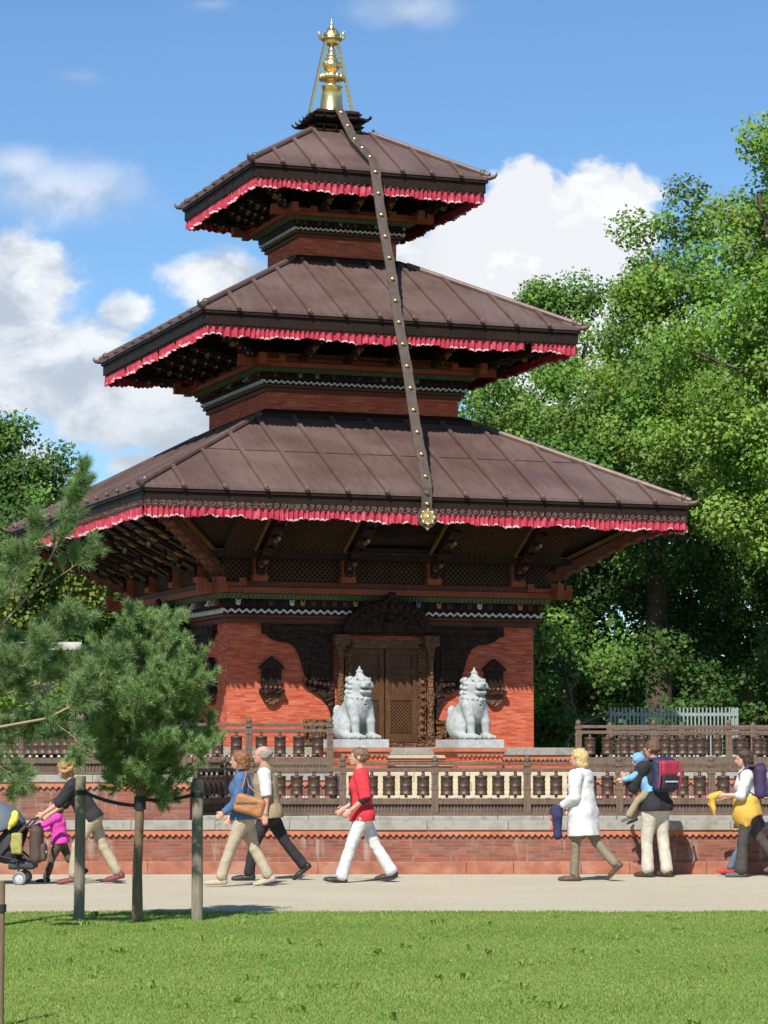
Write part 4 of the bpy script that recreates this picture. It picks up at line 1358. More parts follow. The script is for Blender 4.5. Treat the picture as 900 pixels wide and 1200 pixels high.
lf = lion_fields()
LV, LQ = lf.mesh()
lion_me = np_mesh('stone_lion', LV, LQ, M['lion_stone'], smooth=True)
for i, (u, lab, plab) in enumerate(((415, 'white stone guardian lion seated left of the temple door', 'square brick pedestal with orange cap under the lion left of the door'),
                                    (556, 'white stone guardian lion seated right of the temple door', 'square brick pedestal with orange cap under the lion right of the door'))):
    a = (-1.02, 1.02)[i]; b = -PH - .80
    p = local(a, b, Z_UP - .03)
    ped = tag(empty('lion_pedestal', p, TH), plab, 'pedestal', 'brick pedestals of the lions')
    mb = MB(); mb.box(-.40, .40, -.40, .62, 0, .26); mb.build('brickwork', M['brick_temple'], ped)
    mb = MB(); mb.box(-.43, .43, -.43, .62, .30, .345); mb.box(-.46, .46, -.46, .62, .347, .41); zigzag(mb, -.41, .41, -.41, .30, .05, .08, .025); mb.box(-.41, .41, -.41, .62, .26, .299)
    mb.build('moulded_cap', M['terracotta'], ped, bevel=.006)
    s = MB(); s.box(-.41, .41, -.45, .60, .412, .55); s.build('base_slab', M['slab_stone'], ped, bevel=.006)
    o = link('stone_lion', lion_me, None, local(a - .03, b - .02, Z_UP - .03 + .55 - .002), TH + R(19))
    o.scale = (1.03, 1.02, 1.0)
    tag(o, lab, 'lion statue', 'stone guardian lions')
# ------------------------------------------------------------------ broadleaved trees
def leaf_cloud(centres, radii, tints, n_each, size, seed, up=0.5, flat=0.8):
    """many small folded leaves gathered in clumps; returns vertices, quads, colours"""
    g = np.random.default_rng(seed)
    cs, rs, ts = np.array(centres), np.array(radii), np.array(tints)
    n_each = np.maximum(4, np.array(n_each)).astype(int)
    idx = np.repeat(np.arange(len(cs)), n_each); N = len(idx)
    d = g.normal(size=(N, 3)); d /= np.linalg.norm(d, axis=1, keepdims=True)
    rad = g.random(N) ** 0.42
    off = d * rad[:, None] * rs[idx][:, None] * np.array([1, 1, flat])
    off += g.normal(size=(N, 3)) * 0.05
    p = cs[idx] + off
    nrm = d * 0.6 + g.normal(size=(N, 3)) * 0.6 + np.array([-.12, -.35, up]); nrm /= np.linalg.norm(nrm, axis=1, keepdims=True)
    a = np.cross(nrm, g.normal(size=(N, 3))); a /= np.linalg.norm(a, axis=1, keepdims=True) + 1e-9
    b = np.cross(nrm, a)
    s = size * (0.6 + 0.8 * g.random(N))[:, None]
    w = 0.34 + 0.18 * g.random(N)[:, None]
    V = np.empty((N, 4, 3), np.float32)
    V[:, 0] = p - a * s * 0.5; V[:, 2] = p + a * s * 0.5 - nrm * s * 0.1
    V[:, 1] = p + b * s * w + nrm * s * 0.12; V[:, 3] = p - b * s * w + nrm * s * 0.12
    c = ts[idx] * (0.72 + 0.56 * g.random((N, 1))) * (1 + 0.10 * g.normal(size=(N, 3)))
    return V.reshape(-1, 3), np.arange(4 * N).reshape(-1, 4), np.repeat(np.clip(c, 0.004, 1), 4, 0)


def tree(name, label, base, blobs, palette, seed, leaf=0.15, dens=1.0, clump=0.75, trunk=0.35, group=None, cat='tree', gap=0.06):
    """blobs: (centre, radii) masses of the crown in the place; limbs grow from the trunk into each"""
    g = np.random.default_rng(seed); rd = random.Random(seed)
    t = tag(empty(name, base), label, cat, group)
    top = max(c[2] for c, r in blobs); base = Vector(base)
    mid = sum((Vector(c) for c, r in blobs), Vector()) / len(blobs)
    mb = MB()
    h = top - base.z
    spine = []
    for i in range(9):
        f = i / 8
        spine.append(base + Vector(((mid.x - base.x) * f * f + .12 * math.sin(seed + 3 * f) * f * h * .1, (mid.y - base.y) * f * f, h * 0.92 * f)))
    rad = [trunk * (1.25 if i == 0 else 1) * (1 - 0.9 * i / 8) + .015 for i in range(9)]
    mb.tube(spine, rad, 9)
    centres, radii, tints, counts = [], [], [], []
    for c, r in blobs:
        c = Vector(c); rr = Vector(r) if hasattr(r, '__len__') else Vector((r, r, r))
        f = min(.85, max(.15, ((c.z - base.z) - rr.z * .9) / (h * .92)))
        i = min(7, int(f * 8)); s = spine[i].lerp(spine[i + 1], f * 8 - i)
        e = c + Vector((0, 0, -rr.z * .1))
        pth = [s, s.lerp(e, .35) + Vector((rd.gauss(0, .15), rd.gauss(0, .15), .1)), s.lerp(e, .7) + Vector((rd.gauss(0, .15), rd.gauss(0, .15), .2)), e]
        r0 = max(.04, trunk * .38 * (1 - f * .6)); mb.tube(pth, [r0, r0 * .75, r0 * .5, r0 * .2], 6, caps=False)
        n = max(5, int(2.7 * (rr.x * rr.z) / clump ** 2 * 1.15))
        for k_ in range(n):
            d = Vector(g.normal(size=3)); d.normalize()
            if rd.random() < gap: continue
            q = rd.random() ** 0.38
            p = c + Vector((d.x * rr.x, d.y * rr.y, d.z * rr.z)) * q * rd.uniform(.85, 1.08)
            cr = clump * rd.uniform(.5, 1.2)
            centres.append(p); radii.append(cr)
            tt = rd.choice(palette); kx = rd.uniform(.62, 1.28)
            tints.append(tuple(x * kx for x in tt)); counts.append(470 * dens * (cr / .75) ** 2 * (.75 / clump) ** 0 )
            if rd.random() < .30: mb.tube([e.lerp(p, .1), e.lerp(p, .55) + Vector((0, 0, .1)), p], [r0 * .28, .03, .01], 4, caps=False)
    mb.build('trunk', M['bark'], t, off=base)
    V, Q, C = leaf_cloud(centres, radii, tints, counts, leaf, seed)
    link('crown', np_mesh('crown', V - np.array(base), Q, M['leaf'], colors=C), t)
    return t


def B(u, v, y, ru, rv=None, ry=None):
    """crown mass seen round photo position (u, v) at distance y; ru, rv in photo pixels"""
    s = y / F_PX; rv = rv or ru
    return at(u, v, y), (ru * s, (ry or ru * s), rv * s)


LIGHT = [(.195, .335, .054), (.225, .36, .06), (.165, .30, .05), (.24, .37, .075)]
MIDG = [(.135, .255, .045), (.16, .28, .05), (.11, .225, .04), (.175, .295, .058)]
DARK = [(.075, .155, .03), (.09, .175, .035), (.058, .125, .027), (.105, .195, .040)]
YEL = [(.17, .235, .04), (.20, .25, .05), (.14, .21, .038)]
gr = 'broadleaved trees behind the temple'
tree('oak_tree', 'tall light green tree at the right edge rising above the others', (10.2, 60, 0),
     [B(905, 175, 60, 34, 40), B(880, 260, 60, 62, 55), B(900, 340, 59, 80), B(850, 420, 58.5, 85, 75), B(905, 480, 58, 90), B(840, 520, 58, 80, 70), B(900, 590, 58, 85, 70), B(960, 300, 60, 80), B(960, 430, 60, 90), B(830, 600, 58.5, 60, 50), B(960, 560, 60, 90)],
     LIGHT, 21, .10, 1.1, .72, .42, gr)
tree('oak_tree', 'broad green tree with a rounded top against the white cloud', (6.6, 66, 0),
     [B(770, 300, 66, 58, 45), B(815, 265, 66, 50, 38), B(745, 355, 65, 62, 50), B(800, 370, 65, 80), B(760, 440, 64, 85, 70), B(700, 470, 64, 70, 60), B(800, 480, 64, 80), B(730, 540, 63, 80, 65), B(810, 560, 63, 70)],
     MIDG + LIGHT[:2], 22, .10, 1.1, .72, .40, gr)
tree('oak_tree', 'mid green tree showing just above the middle roof at right', (4.9, 70, 0),
     [B(665, 350, 70, 38, 28), B(640, 350, 70, 24, 18), B(690, 385, 69, 58, 42), B(650, 430, 69, 70, 50), B(625, 480, 68, 70, 45), B(690, 500, 68, 75), B(650, 550, 67, 70, 50), B(595, 475, 70, 36, 18)],
     MIDG, 23, .10, 1.1, .72, .36, gr)
tree('maple_tree', 'yellowish green tree close behind the middle neck of the temple', (2.6, 74, 0),
     [B(575, 505, 74, 50, 20), B(605, 500, 74, 40, 24), B(550, 540, 74, 60, 50), B(620, 560, 73, 70, 55), B(530, 600, 74, 80, 70)],
     YEL + MIDG[:2], 24, .11, 1.1, .62, .25, gr)
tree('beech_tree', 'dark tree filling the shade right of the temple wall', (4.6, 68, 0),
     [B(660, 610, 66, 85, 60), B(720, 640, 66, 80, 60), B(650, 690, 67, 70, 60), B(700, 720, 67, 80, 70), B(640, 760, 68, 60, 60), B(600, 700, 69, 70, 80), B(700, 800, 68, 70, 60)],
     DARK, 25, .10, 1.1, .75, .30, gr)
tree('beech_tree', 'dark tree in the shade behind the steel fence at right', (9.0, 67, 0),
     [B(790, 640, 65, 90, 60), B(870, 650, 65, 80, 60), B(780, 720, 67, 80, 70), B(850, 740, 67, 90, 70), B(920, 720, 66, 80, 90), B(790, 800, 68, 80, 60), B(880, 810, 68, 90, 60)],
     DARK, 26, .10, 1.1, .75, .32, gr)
tree('hazel_shrub', 'leafy green bush at the right corner of the temple wall', (4.0, 55.5, .5),
     [B(640, 800, 55.5, 42, 40), B(660, 845, 55, 40, 25), B(630, 855, 55.5, 35, 22), B(690, 780, 57, 45, 35), B(655, 745, 57, 38, 30)],
     MIDG + DARK, 27, .095, 1.0, .5, .07, None, 'bush')
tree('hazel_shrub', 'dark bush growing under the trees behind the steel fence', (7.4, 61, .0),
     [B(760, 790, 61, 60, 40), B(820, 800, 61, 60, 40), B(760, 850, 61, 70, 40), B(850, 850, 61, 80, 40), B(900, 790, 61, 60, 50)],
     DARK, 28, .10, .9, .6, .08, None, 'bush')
tree('hazel_shrub', 'leafy shrub in front of the small hut behind the pine branches', (-7.4, 57.5, 0),
     [B(20, 815, 57.5, 50, 30), B(70, 820, 57.5, 50, 32), B(0, 790, 57.5, 35, 30), B(110, 820, 57.5, 45, 40)], MIDG, 29, .09, .9, .5, .07, None, 'bush')
gl = 'trees at the left behind the pines'
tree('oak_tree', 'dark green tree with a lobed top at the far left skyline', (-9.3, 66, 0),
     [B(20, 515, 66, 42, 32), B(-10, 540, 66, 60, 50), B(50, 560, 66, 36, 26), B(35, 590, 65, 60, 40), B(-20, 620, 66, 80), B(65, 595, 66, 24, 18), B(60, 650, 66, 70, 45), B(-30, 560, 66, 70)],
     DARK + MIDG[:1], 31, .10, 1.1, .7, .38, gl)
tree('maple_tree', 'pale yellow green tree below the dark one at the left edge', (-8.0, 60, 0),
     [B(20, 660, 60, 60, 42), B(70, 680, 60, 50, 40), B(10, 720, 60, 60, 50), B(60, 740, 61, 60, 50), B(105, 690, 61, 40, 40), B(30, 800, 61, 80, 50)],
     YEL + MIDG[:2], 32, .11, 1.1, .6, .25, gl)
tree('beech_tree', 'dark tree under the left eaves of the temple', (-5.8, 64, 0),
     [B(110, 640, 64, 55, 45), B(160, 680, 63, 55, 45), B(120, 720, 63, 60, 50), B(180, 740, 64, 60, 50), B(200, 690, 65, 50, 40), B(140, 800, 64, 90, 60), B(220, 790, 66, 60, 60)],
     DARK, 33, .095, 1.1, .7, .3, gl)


def far_wood():
    """the wood that closes every gap low down behind the trees one can tell apart"""
    cs, rs, ts, ns = [], [], [], []
    rd = random.Random(5)
    for i in range(1900):
        x = rd.uniform(-20, 24); z = rd.random() ** .8 * (16.3 if x > 10 else 14.0 if x > 7.2 else 12.3 if x > 5.4 else 8.6 if x > 3.5 else 6.6)
        if -8.4 < x < -6.6 and z > 6: continue
        if i % 3 == 0: z = rd.uniform(0, 3.0)
        y = rd.uniform(78, 86)
        cs.append((x, y, z)); rs.append(rd.uniform(.9, 1.6)); tt = rd.choice(DARK); q = rd.uniform(.7, 1.2)
        ts.append(tuple(c * q for c in tt)); ns.append(95)
    V, Q, C = leaf_cloud(cs, rs, ts, ns, .26, 77)
    tag(link('far_wood', np_mesh('far_wood', V, Q, M['leaf'], colors=C)), 'dark mass of far woodland closing the view behind the trees', 'woodland', kind='stuff')


far_wood()

# ------------------------------------------------------------------ steel fence, hut
fl = at(716, 850, 52.0); fr = at(864, 850, 52.0)
t = tag(empty('steel_fence', (fl.x, 52.0, Z_UP - .03)), 'pale galvanised steel bar fence under the dark trees at right', 'fence')
L = fr.x - fl.x; zt = at(716, 829, 52.0).z - Z_UP + .03; nb = 33
mb = MB()
for i in range(nb + 1):
    x = i * L / nb; mb.box(x - .013, x + .013, -.012, .012, .06, zt)
mb.build('bars', M['galvanised'], t)['kind'] = 'stuff'
for z in (zt - .13, .25):
    mb = MB(); mb.box(-.03, L + .03, .014, .05, z - .03, z + .03); mb.build('rail', M['galvanised'], t)
for x in (0, L * .25, L * .97, L):
    mb = MB(); mb.box(x - .035, x + .035, .052, .11, 0, zt - .02); mb.build('post', M['galvanised'], t)
mb = MB(); pts = []
for i in range(9):
    w = math.pi / 2 * i / 8; pts.append((.0 - .9 * math.cos(w) - .0, .08, .2 + (zt - .35) * math.sin(w)))
mb.tube(pts, .016, 6); mb.build('curved_brace', M['hut_roof'], t)
p = at(50, 800, 59)
t = tag(empty('garden_hut', (p.x, 59, 0)), 'small flat roofed hut with a pale fascia behind the pine branches at left', 'hut')
zr = at(50, 757, 59).z
mb = MB(); mb.box(-.75, .7, 0, 2.5, 0, zr - .1); mb.build('wall', M['hut_wall'], t)
mb = MB(); mb.box(-.8, .85, -.35, 2.7, zr - .098, zr + .06); mb.build('roof', M['hut_roof'], t)
mb = MB(); mb.box(-.7, .87, -.40, -.352, zr - .10, zr + .07); mb.build('fascia', M['white_paint'], t)
mb = MB(); mb.box(-.3, .3, -.02, .02, 1.0, 1.9); mb.build('window', M['beam_wood'], t)

# ------------------------------------------------------------------ pines
def needles(shoots, per_m, length, width, tint, seed):
    """shoots: (start, end, droop) twigs clothed in needles"""
    g = np.random.default_rng(seed); P, D, Tn = [], [], []
    for a, b, full in shoots:
        a, b = np.array(a), np.array(b); d = b - a; L = np.linalg.norm(d)
        n = int(per_m * L * full) + 6
        t = g.random(n) ** .8; P.append(a + d * t[:, None]); D.append(np.repeat((d / (L + 1e-9))[None], n, 0)); Tn.append(t)
    P, D, Tn = np.concatenate(P), np.concatenate(D), np.concatenate(Tn); N = len(P)
    r = np.cross(D, g.normal(size=(N, 3))); r /= np.linalg.norm(r, axis=1, keepdims=True) + 1e-9
    ang = np.radians(60 - 26 * Tn + 18 * g.normal(size=N))[:, None]
    nd = D * np.cos(ang) + r * np.sin(ang) + np.array([0, 0, .12])
    nd /= np.linalg.norm(nd, axis=1, keepdims=True)
    L = (length * (.65 + .5 * g.random(N)))[:, None]
    s = np.cross(nd, g.normal(size=(N, 3))); s /= np.linalg.norm(s, axis=1, keepdims=True) + 1e-9
    V = np.empty((N, 3, 3), np.float32)
    V[:, 0] = P - s * width * .5; V[:, 1] = P + s * width * .5; V[:, 2] = P + nd * L
    k_ = g.random((N, 1)); c = np.array(tint[0]) * (1 - k_) + np.array(tint[1]) * k_
    c = c * (.75 + .5 * g.random((N, 1)))
    return V.reshape(-1, 3), np.arange(3 * N).reshape(-1, 3), np.repeat(c, 3, 0)


NEEDLE = [(.12, .24, .07), (.29, .40, .16)]


def small_pine():
    base = at(161, 1083, 26.4); base.z = 0
    rd = random.Random(11)
    t = tag(empty('pine_tree', base), 'young staked pine with a bushy crown in front of the brick wall', 'tree')
    mb = MB(); shoots = []
    tr = [(0, 0, 0), (-.005, 0, .5), (.012, .01, 1.0), (.02, .0, 1.5), (.015, .01, 2.0), (.03, .02, 2.5), (.02, .0, 2.85)]
    mb.tube(tr, [.055, .046, .042, .036, .028, .02, .01], 10)
    def tr_at(z):
        for (a, b) in zip(tr, tr[1:]):
            if a[2] <= z <= b[2]: return Vector(a).lerp(Vector(b), (z - a[2]) / (b[2] - a[2]))
        return Vector(tr[-1])
    def shoot(p, d, L, lvl):
        """a branch: bare at its foot, side twigs further out, every twig ending in a brush"""
        d = d.normalized(); q = p + d * L + Vector((0, 0, .16 * L))
        m_ = p.lerp(q, .5) - Vector((0, 0, .05 * L))
        mb.tube([p, m_, q], [.012 if lvl == 0 else .006, .008 if lvl == 0 else .005, .003], 5, caps=False)
        if lvl >= 1:
            shoots.append((p.lerp(q, .1), q + d * .03, 1)); e_ = q + d * .03
            for k2 in range(2):
                sd = Vector((rd.gauss(0, 1), rd.gauss(0, 1), rd.gauss(.5, .7))).normalized(); shoots.append((q - d * .02, q + (d + sd).normalized() * .075, 1.5))
        else: shoots.append((m_.lerp(q, .2), q + Vector((0, 0, .05)), 1.1))
        if lvl < 2:
            n = max(2, int(L / (.085 if lvl == 0 else .10)))
            for i in range(n):
                f = .22 + .75 * (i + .5) / n if lvl == 0 else .3 + .65 * (i + .5) / n
                o = p.lerp(m_, f * 2) if f < .5 else m_.lerp(q, f * 2 - 1)
                side = Vector((rd.gauss(0, 1), rd.gauss(0, 1), rd.gauss(.25, .6))).normalized()
                dd = d * .75 + side * .75 + Vector((0, 0, .3))
                shoot(o, dd, L * rd.uniform(.30, .50) * (1 - .4 * f) + .05, lvl + 1)
    z = 1.27; i = 0
    while z < 2.72:
        f = (z - 1.27) / 1.5
        R0 = .77 * (1 - f) ** .6 + .15
        if z < 1.5: R0 *= .5
        n = 7 if f < .5 else 5
        for k_ in range(n):
            a = 2 * math.pi * (k_ + rd.uniform(-.3, .3)) / n + i * .7
            zz = z + rd.uniform(-.05, .06)
            if rd.random() < .20: continue
            shoot(tr_at(zz), Vector((math.cos(a), math.sin(a), -.12 + .9 * f + rd.uniform(-.2, .2))), R0 * rd.uniform(.5, 1.08) * (.80 if math.cos(a) < -.2 else 1), 0)
        z += .155; i += 1
    for (u, v) in ((165, 722), (158, 728), (205, 748), (240, 762), (185, 735)):                       # upright leaders
        p = at(u, v, 26.4) - base; o = Vector((p.x * .6, rd.uniform(-.15, .15), p.z - .5)); p.y = o.y + rd.uniform(-.05, .05)
        mb.tube([o, o.lerp(p, .6) , p], [.012, .008, .004], 5, caps=False)
        shoots.append((o.lerp(p, .25), p, 1.5)); 
        for k_ in range(7):
            q = o.lerp(p, rd.uniform(.2, .8)); a = rd.uniform(0, 6.28); shoots.append((q, q + Vector((math.cos(a) * .10, math.sin(a) * .10, .16)), 1.2))
    mb.build('trunk', M['pine_bark'], t)
    V, Q, C = needles(shoots, 430, .070, .0055, NEEDLE, 3)
    link('crown', np_mesh('crown', V, Q, M['needle'], colors=C), t)
    return base, tr


PB, PT = small_pine()


def edge_pine():
    """larger pine standing just outside the left of the view, its branches reach in"""
    y0 = 25.0
    base = Vector((at(-45, 800, y0).x, y0, 0)); rd = random.Random(4)
    t = tag(empty('pine_tree', base), 'larger long needled pine reaching in from the left edge', 'tree')
    mb = MB(); shoots = []; dry = []
    mb.tube([(0, 0, 0), (.02, 0, 1.2), (.0, .02, 2.4), (.03, 0, 3.4)], [.08, .07, .045, .015], 9)
    def br(path, rad, twigs, brush=.30, tl=.20, up=.12):
        P = [at(u, v, y0 + dy) - base for u, v, dy in path]
        mb.tube(P, [rad * (1 - .75 * i / (len(P) - 1)) for i in range(len(P))], 6, caps=False)
        shoots.append((P[-2].lerp(P[-1], .3), P[-1], 1.3))
        n = len(P) - 1
        for i in range(twigs):
            f = brush + (1 - brush) * rd.random(); s = f * n; j = min(n - 1, int(s)); o = P[j].lerp(P[j + 1], s - j)
            d = (P[j + 1] - P[j]).normalized(); side = Vector((rd.gauss(0, 1), rd.gauss(0, .8), rd.gauss(.2, .8))).normalized()
            dd = (d * .7 + side * .8 + Vector((0, 0, up * 3))).normalized(); L = 1.25 * tl * rd.uniform(.6, 1.3)
            q = o + dd * L; mb.tube([o, q], [.006, .003], 4, caps=False); shoots.append((o.lerp(q, .15), q, 1.1))
            for k_ in range(2):
                s2 = Vector((rd.gauss(0, 1), rd.gauss(0, 1), rd.gauss(.3, .7))).normalized(); o2 = o.lerp(q, rd.uniform(.3, .8)); q2 = o2 + (dd * .6 + s2 * .7).normalized() * L * .55
                shoots.append((o2, q2, 1.0))
    br([(-60, 800, 0), (0, 735, .1), (40, 690, .1), (66, 640, .15), (88, 592, .15), (97, 556, .15)], .016, 34, .55, .13, .2)
    br([(20, 712, .1), (38, 650, -.1), (36, 610, -.1)], .008, 7, .5, .12, .2)
    br([(30, 700, .1), (75, 672, .3), (112, 645, .3)], .008, 10, .5, .12, .12)
    br([(-60, 860, 0), (0, 852, -.1), (55, 842, -.15), (95, 822, -.15), (120, 790, -.1), (150, 765, -.1)], .017, 30, .35, .16)
    br([(-60, 790, .2), (0, 770, .2), (40, 765, .2), (72, 742, .25), (96, 724, .2)], .012, 34, .2, .17)
    br([(-60, 760, -.1), (-10, 720, -.2), (15, 690, -.2), (25, 660, -.2)], .012, 18, .3, .15)
    br([(-60, 880, .1), (-5, 870, .15), (35, 858, .15), (70, 862, .1)], .012, 30, .2, .16)
    br([(-60, 880, -.2), (-10, 890, -.25), (10, 905, -.2), (28, 918, -.2)], .010, 14, .4, .12, .0)
    br([(-60, 830, .3), (0, 815, .35), (50, 800, .3), (85, 786, .3)], .010, 30, .2, .16)
    br([(-60, 810, -.3), (-10, 790, -.35), (30, 780, -.3), (50, 755, -.3)], .010, 22, .3, .15)
    br([(60, 845, -.1), (85, 862, -.1), (96, 880, -.1)], .006, 8, .3, .10, .0)
    mb.build('trunk', M['twig'], t)
    V, Q, C = needles(shoots, 700, .10, .0052, [(.11, .20, .065), (.25, .35, .15)], 6)
    link('crown', np_mesh('crown', V, Q, M['needle'], colors=C), t)


edge_pine()


# ------------------------------------------------------------------ stakes and ties of the pines
def stake(label, x, y, r, h, lean=0.0, mat='stake'):
    t = tag(empty('tree_stake', (x, y, 0)), label, 'stake')
    mb = MB(); mb.tube([(0, 0, -.05), (lean * .5, 0, h * .5), (lean, 0, h - .015), (lean, 0, h)], [r * 1.03, r, r * .97, r * .85], 14); mb.build('pole', M[mat], t)
    mb = MB(); zt_ = h - .16; mb.tube([(lean * .9, 0, zt_ - .022), (lean * .9, 0, zt_ + .022)], [r + .008, r + .008], 14); mb.build('strap', M['rope'], t)
    return t


s1 = at(92.5, 1080, 26.75); s2 = at(231, 1080, 26.6)
stake('grey round wooden stake left of the young pine', s1.x, 26.75, .052, 1.39, .005)
stake('grey round wooden stake right of the young pine', s2.x, 26.6, .055, 1.37, -.004)
e = at(1, 1160, 16.3)
stake('thin dark stake cut off by the lower left corner of the picture', e.x - .003, 16.3, .022, .86, 0, 'pine_bark')
z1, z2 = 1.23, 1.21
mb = MB(); tx = PB.x + .012
for a, b in (((s1.x + .05, 26.72, z1), (tx - .03, 26.42, 1.11)), ((tx + .03, 26.42, 1.17), (s2.x - .05, 26.57, z2))):
    n = 8; a, b = Vector(a), Vector(b); P = [a.lerp(b, i / n) - Vector((0, 0, .025 * 4 * (i / n) * (1 - i / n))) for i in range(n + 1)]
    for p, q in zip(P, P[1:]): mb.beam(p, q, .012, .034)
mb.tube([(tx + .002, 26.41, 1.075), (tx + .004, 26.41, 1.20)], [.058, .056], 12)
tag(mb.build('tree_tie', M['rope']), 'black strap tying the young pine to its two stakes', 'strap')
# ------------------------------------------------------------------ people
def cloth(name, c, rough=0.85, var=0.10, c2=None, scale=9):
    if name not in M: M[name] = plain(name, c, rough, var, scale, 0.75, 0.022, c2=c2, fine=48, stretch=(1.3, 1.3, .75))
    return M[name]


def skin_mat(name, c):
    if name not in M: M[name] = plain(name, c, 0.5, 0.06, 12, 0.1, 0.003)
    return M[name]


def hair_mat(name, c):
    if name not in M:
        M[name] = plain(name, c, 0.5, 0.3, 30, 0.6, 0.012, stretch=(3, 3, .7))
    return M[name]


V3 = lambda *a: np.array(a, float)


class Figure:
    """A walking or standing person. Local axes: x ahead, y to the person's left, z up."""
    def __init__(s, H, lean=4, legs=((25, 8, 0), (-20, 12, 25)), arms=((-15, 8, 20, 0), (15, 8, 20, 0)), head=(0, 0), girth=1.0, female=False, child=False, twist=0):
        H = H * .935                                   # the stack of joints below adds up to a little more than H
        s.H, s.g, s.child = H, girth, child
        k = H
        th, sh = .245 * k, .235 * k
        hd = .135 * k if not child else .17 * k
        s.hip_w = .052 * k * (1.05 if female else 1)
        s.sh_w = (.108 if female else .120) * k * (1 if not child else .9)
        P = {}
        hip = V3(0, 0, 0)
        a = math.radians(lean)
        up = V3(math.sin(a), 0, math.cos(a)); fw = V3(math.cos(a), 0, -math.sin(a))
        P['pelvis'] = hip + up * .02 * k
        P['waist'] = hip + up * .11 * k; P['chest'] = hip + up * .22 * k; P['shc'] = hip + up * .315 * k - fw * .004 * k
        P['neck'] = hip + up * .335 * k
        up2 = V3(math.sin(a * .4), 0, math.cos(a * .4)); up2 /= np.linalg.norm(up2)
        P['skull'] = P['neck'] + up2 * .052 * k + V3(.014 * k, 0, 0) + up2 * hd * .46
        s.up, s.fw, s.hd = up, fw, hd
        tw = math.radians(twist)
        for i, (side, sg) in enumerate((('L', 1), ('R', -1))):
            t, kn, fp = legs[i][:3]; ab = legs[i][3] if len(legs[i]) > 3 else 1.5
            t, kn, fp, ab = map(math.radians, (t, kn, fp, ab))
            h0 = hip + V3(0, sg * s.hip_w, 0)
            kd = V3(math.sin(t) * math.cos(ab), sg * math.sin(ab), -math.cos(t) * math.cos(ab)); P['hip' + side] = h0
            P['knee' + side] = h0 + kd * th
            t2 = t - kn
            P['ank' + side] = P['knee' + side] + V3(math.sin(t2), 0, -math.cos(t2)) * sh
            fd = V3(math.cos(fp), sg * .12, -math.sin(fp)); fd /= np.linalg.norm(fd)
            fu = V3(math.sin(fp), 0, math.cos(fp))
            s.__dict__['foot' + side] = (fd, fu)
            P['heel' + side] = P['ank' + side] - fu * .036 * k - fd * .022 * k
            P['toe' + side] = P['ank' + side] - fu * .044 * k + fd * .105 * k
            f, b, e, inn = map(math.radians, arms[i])
            s0 = P['shc'] + V3(sg * s.sh_w * math.sin(tw) * -1, sg * s.sh_w * math.cos(tw), 0) - up * .012 * k
            P['sho' + side] = s0
            d1 = V3(math.sin(f) * math.cos(b), sg * math.sin(b), -math.cos(f) * math.cos(b))
            d2 = V3(math.sin(f + e) * math.cos(inn), -sg * math.sin(inn), -math.cos(f + e) * math.cos(inn))
            P['elb' + side] = s0 + d1 * .172 * k; P['wri' + side] = P['elb' + side] + d2 * .145 * k
            s.__dict__['hand' + side] = d2
        low = min(min(P['heel' + q][2], P['toe' + q][2]) - .018 * k for q in 'LR')
        for n in P: P[n] = P[n] - V3(0, 0, low)
        s.P = P
        hy, hp = math.radians(head[0]), math.radians(head[1])
        hx = V3(math.cos(hy) * math.cos(hp), math.sin(hy) * math.cos(hp), -math.sin(hp)); hyv = V3(-math.sin(hy), math.cos(hy), 0); hz = np.cross(hx, hyv)
        s.hR = np.stack([hx, hyv, hz])                 # rows: face direction, left, crown
        c = np.array(list(P.values())); s.lo = c.min(0) - V3(.17, .17, .06) * max(.6, k / 1.7); s.hi = c.max(0) + V3(.17, .17, .16) * max(.6, k / 1.7)

    def hp(s, x, y, z): return s.P['skull'] + s.hR.T @ V3(x, y, z)

    def field(s, h=.008): return Field(s.lo, s.hi, h)

    def arm_dirs(s, q): return s.P['sho' + q], s.P['elb' + q], s.P['wri' + q]

    def body(s, mat, parent, grip=0.45):
        f = s.field(.0075); P, k, g = s.P, s.H, s.g; d = s.hd
        # trunk
        f.cone(P['pelvis'], P['waist'], .078 * k * g, .070 * k * g, .03, flat=((0, 1, 0), 1.15))
        f.cone(P['waist'], P['chest'], .066 * k * g, .075 * k * g, .04, flat=((0, 1, 0), 1.2))
        f.cone(P['shoL'], P['shoR'], .040 * k, .040 * k, .05)
        f.cone(P['shc'], P['neck'], .045 * k, .036 * k, .03)
        f.cone(P['neck'] - s.up * .01 * k, s.hp(-.012 * k, 0, -.25 * d), .033 * k, .031 * k, .02)
        # head: skull, face, jaw, nose, brow, lips, ears
        Rh = s.hR
        f.ell(s.hp(-.06 * d, 0, .08 * d), (.50 * d, .385 * d, .43 * d), .02, rot=Rh)
        f.ell(s.hp(.13 * d, 0, -.14 * d), (.30 * d, .30 * d, .40 * d), .02, rot=Rh)
        f.ell(s.hp(.24 * d, 0, -.40 * d), (.16 * d, .17 * d, .12 * d), .02, rot=Rh)
        f.cone(s.hp(.40 * d, 0, .02 * d), s.hp(.50 * d, 0, -.15 * d), .035 * d, .06 * d, .012)
        for q in (-1, 1):
            f.ell(s.hp(.37 * d, q * .15 * d, .075 * d), (.06 * d, .12 * d, .04 * d), .01, rot=Rh)
            f.ell(s.hp(.42 * d, q * .155 * d, .0), (.05 * d, .075 * d, .042 * d), .004, 'cut', rot=Rh)
            f.ell(s.hp(.365 * d, q * .155 * d, .0), (.06 * d, .065 * d, .05 * d), .003, rot=Rh)
            f.ell(s.hp(-.05 * d, q * .39 * d, -.03 * d), (.09 * d, .035 * d, .14 * d), .008, rot=Rh)
        f.ell(s.hp(.42 * d, 0, -.265 * d), (.045 * d, .11 * d, .028 * d), .006, rot=Rh)
